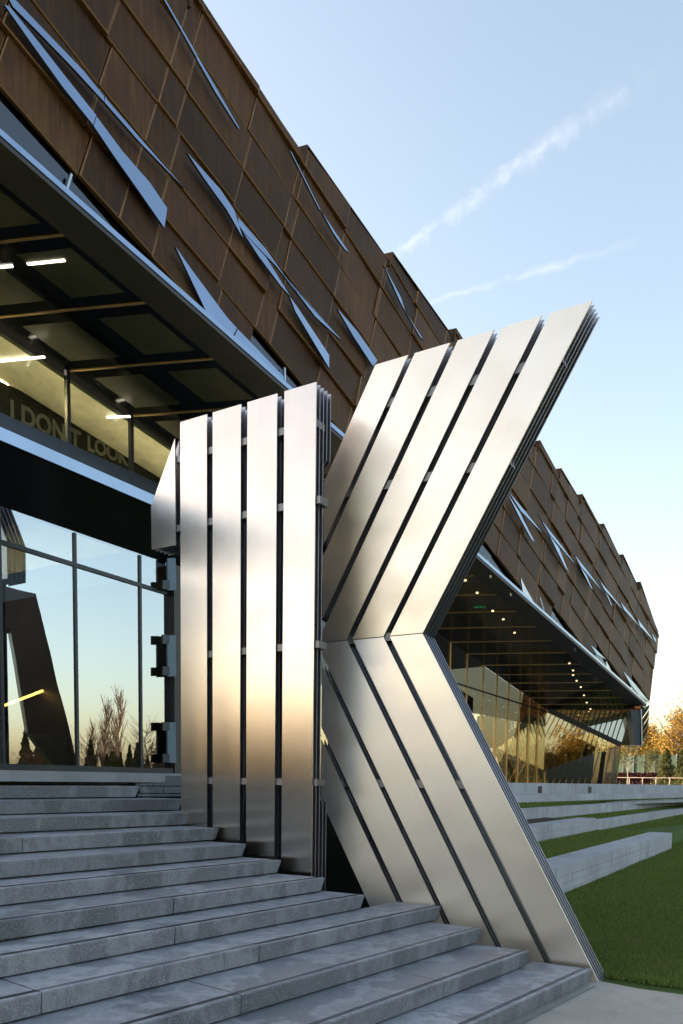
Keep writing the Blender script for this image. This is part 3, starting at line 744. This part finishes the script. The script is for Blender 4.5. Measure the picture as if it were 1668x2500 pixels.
# ------------------------------------------------------------------ entrance podium (lower left)
pod = tag(empty('entrance_pavilion', (-4, 10, FLOOR)), 'glazed entrance hall at the head of the steps mirroring sky and trees', 'entrance')
def gp(x, y, d=0.): return on(x, y, GP+GN*d, GN)
SOFZ = 4.87
gs = lambda x: float((gp(x, 1700)-GP)@GY)
xs = [-640, -320, -160, 4.5, 186.5, 343, 416]
ss = [gs(x) for x in xs]
xs = xs[2:]; ss = ss[2:]; ss[0] = ss[1]-1.3
zt = lambda s: SOFZ+.02
tr0 = gp(0, 1323)[2]; tr1 = gp(414, 1451)[2]; trs0, trs1 = gs(0), gs(414)
trz = lambda s: tr0+(tr1-tr0)*(s-trs0)/(trs1-trs0)
def gq(s, z, d=0.): return GP+GY*s+GN*d+np.array([0, 0, z])
ZF = 13*RISE+.02
for a, b in zip(ss[:-1], ss[1:]):
    for lo, hi in ((lambda s: ZF+.05, trz), (trz, zt)):
        fr_ = meshobj('glass_pane', [gq(a, lo(a)), gq(b, lo(b)), gq(b, hi(b)), gq(a, hi(a))], [(0, 1, 2, 3)], 'entrance_glass', pod)
    meshobj('transom', *bar(gq(a, trz(a)), gq(b, trz(b)), .05, (0, 0, 1), .045), 'mullion_dark', pod)
    meshobj('sill', *bar(gq(a, ZF+.035, .02), gq(b, ZF+.035, .02), .085, (0, 0, 1), .12), 'mullion_dark', pod)
for s in ss[:-1]:
    meshobj('mullion', *bar(gq(s, ZF, .0), gq(s, SOFZ, .0), .04, GY, .04), 'mullion_dark', pod)
meshobj('end_post', *prism([gq(ss[-1]-.02, ZF-.1, .10), gq(ss[-1]+.34, ZF-.1, .10), gq(ss[-1]+.34, ZF-.1, -.3), gq(ss[-1]-.02, ZF-.1, -.3)], (0, 0, SOFZ-ZF+.1)), 'post_dark', pod)
def r8(x, y): return (x/3.409, 1380+y/3.409)
# bolted steel angles on the post
for y0, y1, tabs in ((-60, 208, [(125, 198)]), (582, 925, [(578, 652), (843, 915)]), (1308, 1645, [(1306, 1376), (1572, 1642)])):
    br = meshobj('bracket', *prism([gp(*r8(1394, y0), .112), gp(*r8(1462, y0), .112), gp(*r8(1468, y1), .112), gp(*r8(1396, y1), .112)], -GN*.03), 'bracket_steel', pod)
    for t0, t1 in tabs:
        meshobj('tab', *prism([gp(*r8(1356, t0), .118), gp(*r8(1412, t0), .118), gp(*r8(1412, t1), .118), gp(*r8(1356, t1), .118)], -GN*.03), 'mullion_dark', br)
        for yy in (t0+12, t1-14):
            c = gp(*r8(1402, yy), .124); ring = [c+.008*(GY*math.cos(t)+np.array([0, 0, 1])*math.sin(t)) for t in np.linspace(0, 6.283, 8, endpoint=False)]
            meshobj('bolt', *prism(ring, -GN*.02), 'black_metal', br)
# floor and dark interior
sL, sR = ss[0]-.02, ss[-1]+.3
meshobj('side_wall', *prism([gq(sL, ZF-.1, .0), gq(sL, ZF-.1, -8), gq(sL, SOFZ, -8), gq(sL, SOFZ, 0)], -GY*.08), 'post_dark', pod)
meshobj('floor', *prism([gq(sL, ZF-.12, .6), gq(sR, ZF-.12, .6), gq(sR, ZF-.12, -8), gq(sL, ZF-.12, -8)], (0, 0, .12)), 'terrace_stone', pod)
meshobj('back_wall', *prism([gq(sL, ZF, -7.5), gq(sR, ZF, -7.5), gq(sR, SOFZ, -7.5), gq(sL, SOFZ, -7.5)], -GN*.1), 'interior_dark', pod)
meshobj('side_wall', *prism([gq(sR, ZF-1.9, .0), gq(sR, ZF-1.9, -8), gq(sR, SOFZ, -8), gq(sR, SOFZ, 0)], GY*.1), 'post_dark', pod)
# inclined lower soffit and its fascia
STZ = 5.38
st0 = atz(0, 1076, STZ); st1 = atz(368, 1233, STZ); sd_ = (st1-st0)/np.linalg.norm(st1-st0); sn_ = np.array([sd_[1], -sd_[0], 0])
q0_, q1_ = st0-sd_*1.3, st1+sd_*1.5
h0_, h1_ = gq(sL-.06, SOFZ, -.03), gq(sR+1.2, SOFZ, -.03)
UPZ = np.array([0, 0, 1.])
meshobj('entrance_soffit', *prism([q0_, q1_, h1_, h0_], UPZ*.06), 'soffit_black', pod)
meshobj('fascia', *prism([q0_+sn_*.02, q1_+sn_*.02, q1_+sn_*.02+UPZ*.135, q0_+sn_*.02+UPZ*.135], -sn_*.1), 'trim_metal', pod)
meshobj('roof', *prism([q0_+UPZ*.08-sn_*.09, q1_+UPZ*.08-sn_*.09, q1_-sn_*9+UPZ*.08, q0_-sn_*9+UPZ*.08], UPZ*.05), 'black_metal', pod)
# glowing cove and timber counter inside
cv0 = on(*r8(10, 1178), GP-GN*3.2, GN); cv1 = on(*r8(570, 962), GP-GN*3.2, GN)
meshobj('cove_light', *bar(cv0, cv1, .035, (0, 0, 1), .04), 'cove_light', pod)
meshobj('counter', *prism([on(*r8(-200, 1400), GP-GN*2.6, GN), on(*r8(580, 1400), GP-GN*2.6, GN), on(*r8(580, 1690), GP-GN*2.6, GN), on(*r8(-200, 1690), GP-GN*2.6, GN)], -GN*.6), 'wood', pod)
for pa, pb in (((875, 985), (1030, 1008)), ((1190, 1030), (1330, 1048))):
    a = on(*r8(*pa), GP-GN*4, GN); b = on(*r8(*pb), GP-GN*4, GN)
    meshobj('tube_glow', *bar(a, b, .02, (0, 0, 1), .02), 'tube_glow', pod)

# ================================================================== TERRACE AND BENCH WALLS
z4 = lambda x, y: (1140+x/2.97, 1700+y/2.97)
def line_px(p, q, z): return atz(*z4(*p), z), atz(*z4(*q), z)
def wall_thing(A, B, z0, z1, thick, label, mat='concrete_wall', courses=None, blen=1.2, name='bench_wall', group='concrete seat walls'):
    """A->B front line; wall goes back from it. courses: list of relative heights from the top"""
    A = np.array([A[0], A[1], 0.]); B = np.array([B[0], B[1], 0.]); t = (B-A); L = np.linalg.norm(t); t /= L; n = np.array([-t[1], t[0], 0])
    w = tag(empty(name, (A+B)/2), label, 'seat wall', group)
    H = z1-z0; courses = courses or [1.]
    z = z1
    meshobj('core', *prism([A+n*.02+t*.02, B+n*.02-t*.02, B+n*(thick-.02)-t*.02, A+n*(thick-.02)+t*.02], (0, 0, H-.03)), mat, w).location.z += z0
    for ci, c in enumerate(courses):
        h = H*c; x = -random.uniform(0, blen*.7)
        while x < L-.02:
            l = blen*random.uniform(.85, 1.15)*(1.6 if ci == 0 else 1); a, b = max(0, x), min(L, x+l)
            if L-b < .25: b = L
            j = random.uniform(-.004, .004)
            V, Fc = prism([A+t*(a+.003)+n*j, A+t*(b-.003)+n*j, A+t*(b-.003)+n*thick, A+t*(a+.003)+n*thick], (0, 0, h-.006))
            V = [p+np.array([0, 0, z-h+.003]) for p in V]
            meshobj('wall_block', V, Fc, mat, w)
            x = b if b < L else L
        z -= h
    return w
near_l, near_r = line_px((560, 1275), (1490, 990), .50)
dirw = (near_r-near_l)/np.linalg.norm(near_r-near_l)
wall_thing(near_l-dirw*1.5, near_r, -.02, .50, .62, 'nearest low concrete seat wall ending out on the lawn', courses=[.34, .24, .22, .20], blen=1.1)
a, b = line_px((250, 980), (940, 882), .86); dirw = (b-a)/np.linalg.norm(b-a)
wall_thing(a-dirw*2, b, .42, .86, .5, 'raised concrete planter wall with dark soil behind the steel letter', courses=[.42, .30, .28], blen=1.2)
pl = [a-dirw*2, b-dirw*.4]
a3, b3 = line_px((935, 906), (1600, 809), .75); d3 = (b3-a3)/np.linalg.norm(b3-a3)
wall_thing(a3, b3+d3*14, .36, .75, .45, 'long low concrete seat wall edging the lawn beyond the planter', courses=[.4, .32, .28], blen=1.5)
a4, b4 = line_px((250, 828), (1568, 744), 1.13); d4 = (b4-a4)/np.linalg.norm(b4-a4)
wall_thing(a4, b4+d4*14, .72, 1.13, .45, 'third concrete seat wall up, between two strips of turf', courses=[1.], blen=2.2)
a5, b5 = line_px((250, 716), (1568, 697), 1.48); d5 = (b5-a5)/np.linalg.norm(b5-a5)
a5 = aty(*z4(250, 716), 24.5); b5 = aty(*z4(1568, 697), 37)
d5 = (b5-a5)/np.linalg.norm(b5-a5)
wall_thing(a5, b5+d5*14, 1.05, 1.48, .6, 'fourth concrete seat wall, directly below the terrace edge', courses=[1.], blen=2.6)
n5 = np.array([-d5[1], d5[0], 0])
a6, b6 = a5+n5*1.2, b5+n5*1.2
topw = wall_thing(a6, b6+d5*14, 1.4, 1.872, .6, 'topmost concrete terrace wall with two small dark square lights', courses=[1.], blen=2.6)
for x in (532, 894):
    c = aty(*z4(x, 677), 30); 
    P = on(*z4(x, 677), a6-n5*.012, n5); P = P-np.array([0, 0, .13])
    meshobj('recessed_light', *prism([P-d5*.15, P+d5*.15, P+d5*.15+np.array([0, 0, .26]), P-d5*.15+np.array([0, 0, .26])], n5*.05), 'black_metal', topw)
# turf strips and terrace floor
def strip(name, pts, mat):
    return tag(meshobj(name, pts, [tuple(range(len(pts)))], mat), kind='structure')
def zz(p, z): return np.array([p[0], p[1], z])
nn = np.array([-dirw[1], dirw[0], 0])
na, nb = near_l-dirw*1.5, near_r
strip('turf_bank', [zz(na+nn*.3, .44), zz(nb+nn*.3-dirw*.3, .44), zz(nb+nn*5+dirw*8, .44), zz(na+nn*6-dirw*2, .44)], 'lawn')
strip('turf_bank', [zz(nb, -.03), zz(nb+dirw*32-nn*1, -.03), zz(b3+d3*24, .42), zz(a3, .42), zz(nb+nn*.62, .43)], 'lawn')
strip('turf_strip', [zz(a3+nn*.3-d3*6, .745), zz(b3+d3*14+nn*.3, .745), zz(b4+d4*14+nn*.1, .81), zz(a4-d4*2, .752)], 'lawn')
strip('turf_strip', [zz(a4+nn*.3, 1.125), zz(b4+d4*14+nn*.3, 1.125), zz(b5+d5*14, 1.29), zz(a5, 1.20)], 'lawn')
strip('terrace', [zz(a6+n5*.3-d5*16, FLOOR-.012), zz(b6+n5*.3+d5*30, FLOOR-.012), zz(b6+n5*60+d5*30, FLOOR-.012), zz(a6+n5*60-d5*16, FLOOR-.012)], 'terrace_stone')
strip('planter_soil', [zz(pl[0]+nn*.25, .80), zz(pl[1]+nn*.25, .80), zz(pl[1]+nn*1.4, .84), zz(pl[0]+nn*1.4, .84)], 'soil')

# ================================================================== FAR BACKGROUND, RIGHT
def leaf_cloud(n, fn, size, seed):
    r = np.random.default_rng(seed); V, Fc = [], []
    for i in range(n):
        p = fn(r); s = size*r.uniform(.6, 1.4)
        d = r.normal(size=3); d /= np.linalg.norm(d); e = np.cross(d, r.normal(size=3)); e /= np.linalg.norm(e)+1e-9
        k = len(V); V += [p-d*s, p+e*s*.55, p+d*s, p-e*s*.55]; Fc.append((k, k+1, k+2, k+3))
    return V, Fc
def branches(h, n, spread, r0, seed, up=.6, twig=2):
    r = np.random.default_rng(seed); parts = []
    trunk = [np.array([0, 0, 0])]
    for i in range(1, 7): trunk.append(np.array([r.normal()*.02*h*(i/6), r.normal()*.02*h*(i/6), h*.85*i/6]))
    parts.append(tube(trunk, [r0*(1-.14*i) for i in range(7)]))
    tips = []
    for i in range(n):
        t = r.uniform(.25, .98); b = trunk[min(5, int(t*6))]*(1-(t*6 % 1))+trunk[min(6, int(t*6)+1)]*(t*6 % 1)
        a = r.uniform(0, 6.28); L = spread*(1.15-t*.7)*r.uniform(.6, 1.1)
        d = np.array([math.cos(a), math.sin(a), up]); pts = [b]
        for j in range(1, 4): pts.append(pts[-1]+d*L/3+r.normal(size=3)*L*.06+np.array([0, 0, up*.25*L*j/6]))
        parts.append(tube(pts, [r0*.35*(1-.2*j)*(1.1-t*.6) for j in range(4)], 4)); tips.append(pts[-1]); tips.append(pts[2])
        for _ in range(twig):
            s = pts[r.integers(1, 4)]; e = s+(d+r.normal(size=3)*.6)*L*.35; parts.append(tube([s, (s+e)/2+r.normal(size=3)*.03*L, e], [r0*.13, r0*.09, r0*.04], 3)); tips.append(e)
    return join(parts), tips
PROTO = {}
def proto_tree(key, h, spread, nb, leafn, leafsize, leafmat, seed, r0=.12, up=.6, barkmat='bark', clump=.5):
    (bv, bf), tips = branches(h, nb, spread, r0, seed, up)
    mt = bpy.data.meshes.new('trunk'); mt.from_pydata([tuple(p) for p in bv], [], bf); mt.materials.append(MATS[barkmat])
    mc = None
    if leafn:
        tp = np.array(tips)
        lv, lf = leaf_cloud(leafn, lambda r: tp[r.integers(len(tp))]+r.normal(size=3)*clump*np.array([1, 1, .75]), leafsize, seed+1)
        mc = bpy.data.meshes.new('crown'); mc.from_pydata([tuple(p) for p in lv], [], lf); mc.materials.append(MATS[leafmat])
    PROTO[key] = (mt, mc)
def proto_conifer(key, h, rad, leafn, size, mat, seed, power=1.):
    v, f = tube([(0, 0, 0), (0, 0, h*.9)], [.14, .03])
    mt = bpy.data.meshes.new('trunk'); mt.from_pydata([tuple(p) for p in v], [], f); mt.materials.append(MATS['bark'])
    def fn(r):
        t = r.uniform(0, 1)**1.3; lay = .85+.15*math.sin(t*40); R = rad*(1-t)**power*lay*math.sqrt(r.uniform(.25, 1)); a = r.uniform(0, 6.28)
        R *= 1+.18*math.sin(3*a+t*9)
        return np.array([R*math.cos(a), R*math.sin(a), h*(.06+.94*t)-R*.15])
    lv, lf = leaf_cloud(leafn, fn, size, seed)
    mc = bpy.data.meshes.new('crown'); mc.from_pydata([tuple(p) for p in lv], [], lf); mc.materials.append(MATS[mat])
    PROTO[key] = (mt, mc)
def place(key, loc, s, rz, name, label, group, cat='tree', sz=None):
    mt, mc = PROTO[key]; t = empty(name, loc); tag(t, label, cat, group)
    for nm, me in (('trunk', mt), ('crown', mc)):
        if me is None: continue
        o = bpy.data.objects.new(nm, me); COL.objects.link(o); o.parent = t
    t.scale = (s, s, sz or s); t.rotation_euler = (0, 0, rz)
    return t
proto_tree('gold', 8, 2.9, 46, 6500, .13, 'leaf_gold', 21, .16, .45, 'bark', .55)
proto_tree('bare', 8, 2.6, 60, 0, 0, None, 22, .11, .8)
proto_tree('russet', 6, 2.4, 46, 2600, .11, 'leaf_russet', 23, .1, .7, 'bark', .45)
proto_tree('sapling', 5, 1.3, 50, 2600, .07, 'leaf_olive', 24, .05, .8, 'pale_bark', .22)
proto_tree('poplar', 13, 1.1, 120, 0, 0, None, 25, .2, 2.6)
proto_conifer('fir', 7, 1.9, 5200, .17, 'leaf_dark', 26)
proto_conifer('bush', 3.2, 1.2, 3000, .09, 'leaf_olive', 27, .7)
def gpos(x, Y, z=None):
    P = aty(x, 1915, Y); return (P[0], P[1], FLOOR if z is None else z)
for i, (x, Y, s, k, lab) in enumerate([
        (1560, 88, 1.10, 'gold', 'rounded golden tree just right of the far building corner'),
        (1618, 96, .92, 'gold', 'golden tree in the middle of the far row'),
        (1600, 104, 1.05, 'gold', 'golden tree set back between the other golden trees'),
        (1660, 84, 1.25, 'gold', 'tall orange lit tree at the right picture edge'),
        (1520, 98, 1.0, 'gold', 'golden tree half hidden behind the building end'),
        (1700, 92, 1.3, 'gold', 'golden tree cut by the right picture edge'),
        (1646, 90, 1.25, 'bare', 'bare branched tree rising above the golden trees'),
        (1682, 70, 1.5, 'bare', 'tall bare tree at the right picture edge')]):
    place(k, gpos(x, Y), s*.8, i*1.7, 'golden_tree' if k == 'gold' else 'bare_tree', lab, 'trees beyond the far fence')
for i, (x, Y, s, k, lab) in enumerate([(1532, 64, 1.0, 'sapling', 'slender pale trunked sapling beside the leaning glass'), (1625, 66, .95, 'bush', 'small conical green tree in front of the fence'), (1672, 62, 1.05, 'bush', 'green conical tree cut by the right picture edge'), (1590, 74, .7, 'sapling', 'thin young tree against the green fence')]):
    place(k, gpos(x, Y), s, i*2.1, 'young_tree', lab, 'young trees along the terrace')
# hedge, fence and railing
fL, fR = gpos(1495, 82), gpos(1760, 76)
hv = np.array(fR)-np.array(fL); hl = np.linalg.norm(hv)
hb = leaf_cloud(9000, lambda r: np.array(gpos(1480, 72))+(np.array(gpos(1790, 66))-np.array(gpos(1480, 72)))*r.uniform(0, 1)+np.array([0, r.uniform(-.6, .6), r.uniform(0, 1)**.8*1.05]), .09, 31)
tag(meshobj('hedge', *hb, 'leaf_red'), 'low dark red hedge running below the green fence', 'hedge')
fe = tag(empty('screen_fence', fL), 'green fabric screened fence behind the red hedge', 'fence')
nF = 10
for i in range(nF):
    a = np.array(fL)+hv*i/nF; b = np.array(fL)+hv*(i+1)/nF
    meshobj('fence_panel', *prism([a+np.array([.03, 0, .2]), b+np.array([-.03, 0, .2]), b+np.array([-.03, 0, 3.0]), a+np.array([.03, 0, 3.0])], (0, .03, 0)), 'fence_fabric', fe)
    meshobj('fence_post', *bar(a-np.array([0, .05, 0]), a+np.array([0, -.05, 3.1]), .07, (1, 0, 0), .07), 'pale_metal', fe)
rl = tag(empty('handrail', gpos(1515, 60)), 'pale metal railing at the far end of the terrace', 'railing')
ra_, rb_ = np.array(gpos(1505, 60)), np.array(gpos(1740, 56))
for i in range(8):
    p = ra_+(rb_-ra_)*i/7; meshobj('railing_post', *bar(p, p+np.array([0, 0, .52]), .05, (1, 0, 0), .05), 'white_paint', rl)
for zc in (.52,):
    meshobj('top_rail', *bar(ra_+np.array([0, 0, zc]), rb_+np.array([0, 0, zc]), .05, (0, 0, 1), .05), 'white_paint', rl)

# ================================================================== SURROUNDINGS OUT OF FRAME (they show in the glass and steel)
def ringpos(yaw, d, z=0.): return (d*math.sin(R_(yaw)), d*math.cos(R_(yaw)), z)
# wooded bank to the left and behind
k = 0
for i in range(30):
    y = -156+i*2.9; d = 52+random.uniform(-4, 6)
    place('fir', ringpos(y, d, 0), random.uniform(1.15, 1.45), random.uniform(0, 6), 'fir_tree', 'dark fir in the dense row behind the viewer, mirrored low in the steel numeral', 'firs mirrored in the steel numeral')
for i in range(20):
    y = 40+i*4.2; d = 60+random.uniform(-8, 12)
    kind = random.choice(['fir', 'russet', 'bush', 'fir', 'russet'])
    place(kind, ringpos(y, d, .4), random.uniform(.45, .85) if kind != 'bush' else 1.2, random.uniform(0, 6), {'fir': 'fir_tree', 'russet': 'russet_tree', 'bush': 'young_tree'}[kind], 'tree out of frame to the right, mirrored low in the entrance glass', 'trees mirrored in the glass')
for x, s in ((225, .66), (258, .86), (290, .95)):
    y = 62.8-math.degrees(math.atan((x-834)/1900))
    P = np.array([-3., 10.3, 0])+yawv(y)*78
    place('poplar', (P[0], P[1], 0), s, x, 'poplar_tree', 'bare upright poplar mirrored in the middle entrance pane', 'poplars mirrored in the glass')
for x, d, s in ((200, 40, .62), (385, 38, .72), (1150, 38, 1.2), (1215, 42, 1.3)):
    y = (62.8 if x < 500 else 75.4)-math.degrees(math.atan((x-834)/1900))
    B0 = np.array([-3., 10.3, 0]) if x < 500 else np.array([8., 42., 0])
    P = B0+yawv(y)*d
    place('bare', (P[0], P[1], 0), s, x*.1, 'bare_tree', 'bare tree out of frame, mirrored in the glass', 'bare trees mirrored in the glass')
for i in range(16):
    P = np.array([46., 30., 0])+np.array([1.6, 3.2, 0])*i+rng.normal(size=3)*np.array([4, 1.5, 0])
    kind = ['russet', 'fir', 'bare', 'russet'][i % 4]
    place(kind, (P[0], P[1], .3), {'russet': 1.05, 'fir': .7, 'bare': 1.15}[kind]*random.uniform(.8, 1.2), i*1.3, {'fir': 'fir_tree', 'russet': 'russet_tree', 'bare': 'bare_tree'}[kind], 'tree out of frame to the right, mirrored in the far glass wall', 'trees mirrored in the far glass wall')
for i in range(14):
    P = ringpos(150+i*4.6, 50+random.uniform(-4, 8), 0)
    kind = ['gold', 'russet', 'gold', 'fir'][i % 4]
    place(kind, P, {'gold': 1.7, 'russet': 1.9, 'fir': 1.5}[kind]*random.uniform(.85, 1.2), i*2.3, {'fir': 'fir_tree', 'russet': 'russet_tree', 'gold': 'golden_tree'}[kind], 'autumn tree behind the viewer, mirrored in the leaning glass', 'trees mirrored in the leaning glass')
for i, x in enumerate((30, 75, 150, 215, 262, 300, 330, 352, 378, 405)):
    y = 62.8-math.degrees(math.atan((x-834)/1900)); P = np.array([-3., 10.3, 0])+yawv(y)*(62+4*(i % 3))
    place('fir', (P[0], P[1], 0), .58+.16*(i % 4)/3+(.25 if x < 100 else 0), x*.3, 'fir_tree', 'small dark conifer out of frame, mirrored along the foot of the entrance glass', 'conifers mirrored in the entrance glass')
# unseen dark slab added so the left entrance pane mirrors a dark shape
sl = tag(empty('reflection_slab', (20, 13, 0)), 'unseen dark leaning slab added for the dark shape mirrored in the leftmost entrance pane', 'slab')
def mir(x, y, d=24.):   # mirror a seen point in the entrance glass
    v = ray(x, y); Pg = gp(x, y); w = v-2*v.dot(GN)*GN; return Pg+w/np.linalg.norm(w[:2])*d
mp_ = [r8(-420, 60), r8(305, 240), r8(470, 930), r8(640, 1700), r8(470, 1700), r8(235, 1390), r8(80, 530), r8(-420, 500)]
meshobj('slab', *prism([mir(*p) for p in mp_], np.array([1.2, 0, 0])), 'black_metal', sl)

# ================================================================== GRASS BLADES
def blades(name, quad, n, hgt, seed, label, bw=.006):
    r = np.random.default_rng(seed); q = [np.asarray(p, float) for p in quad]
    a, b = r.uniform(0, 1, n), r.uniform(0, 1, n)
    P = (q[0]*((1-a)*(1-b))[:, None]+q[1]*(a*(1-b))[:, None]+q[2]*(a*b)[:, None]+q[3]*((1-a)*b)[:, None])
    th = r.uniform(0, 6.283, n); h = hgt*r.uniform(.5, 1.3, n); w = bw*r.uniform(.6, 1.4, n)
    dx, dy = np.cos(th), np.sin(th); lx, ly = r.normal(0, .45, n)*h, r.normal(0, .45, n)*h
    V = np.empty((n*3, 3))
    V[0::3] = P+np.stack([dx*w, dy*w, np.zeros(n)], 1); V[1::3] = P-np.stack([dx*w, dy*w, np.zeros(n)], 1); V[2::3] = P+np.stack([lx, ly, h], 1)
    me = bpy.data.meshes.new(name); me.vertices.add(n*3); me.vertices.foreach_set('co', V.ravel())
    me.loops.add(n*3); me.loops.foreach_set('vertex_index', np.arange(n*3, dtype=np.int32)); me.polygons.add(n)
    me.polygons.foreach_set('loop_start', np.arange(0, n*3, 3, dtype=np.int32)); me.polygons.foreach_set('loop_total', np.full(n, 3, dtype=np.int32))
    me.update(); me.validate(); me.materials.append(MATS['grass_blade'])
    o = bpy.data.objects.new(name, me); COL.objects.link(o); tag(o, label, 'grass', kind='stuff'); return o
blades('grass', [P2(-4.8, -7.75, 0), P2(1.5, -7.48, 0), P2(1.8, -11, 0), P2(-4.8, -11, 0)], 190000, .05, 41, 'short mown grass on the lawn beside the steel letter')
blades('grass', [P2(-4.8, -11, 0), P2(1.8, -11, 0), P2(3., -18, 0), P2(-4.8, -18, 0)], 200000, .06, 42, 'short mown grass in the middle of the lawn', .009)
blades('grass', [P2(-4.8, -18, 0), P2(3., -18, 0), P2(6., -30, 0), P2(-4.2, -27, 0)], 150000, .07, 45, 'short mown grass in front of the nearest seat wall', .014)
blades('grass', [zz(a3+nn*.45-d3*4, .752), zz(b3+d3*10+nn*.45, .752), zz(b4+d4*10-nn*.1, .80), zz(a4-d4*1, .752)], 60000, .05, 46, 'turf strip above the long seat wall', .02)
blades('grass', [zz(a4+nn*.45, 1.13), zz(b4+d4*10+nn*.45, 1.13), zz(b5+d5*10-n5*.1, 1.27), zz(a5-n5*.1, 1.19)], 60000, .045, 47, 'turf strip below the terrace walls', .02)
blades('grass', [zz(nb+dirw*.05, 0), zz(nb+dirw*14, 0), zz(b3+d3*2, .40), zz(a3+nn*-.1, .40)], 90000, .09, 44, 'mown grass on the slope rising toward the long seat wall', .018)
blades('grass', [zz(na+nn*.62, .44), zz(nb+nn*.62, .44), zz(nb+nn*3, .44), zz(na+nn*3, .44)], 90000, .07, 43, 'short mown grass on the bank behind the nearest seat wall', .012)

# solid rear of the building
rc_a, rc_b = WA-WH*17-WN*7.2, whead(WL)-WN*7.2
meshobj('rear_block', *prism([lift(rc_a, 0), lift(rc_b, 0), lift(rc_b, 8.2), lift(rc_a, 17.5)], -WN*12), 'post_dark', bld)
scn.render.engine = 'CYCLES'
cy = scn.cycles
cy.max_bounces = 7; cy.diffuse_bounces = 3; cy.glossy_bounces = 4; cy.transmission_bounces = 4; cy.transparent_max_bounces = 10
cy.caustics_reflective = False; cy.caustics_refractive = False; cy.use_adaptive_sampling = True; cy.adaptive_threshold = .02; cy.sample_clamp_indirect = 6
print('panels', npan, 'objects', len(bpy.data.objects))
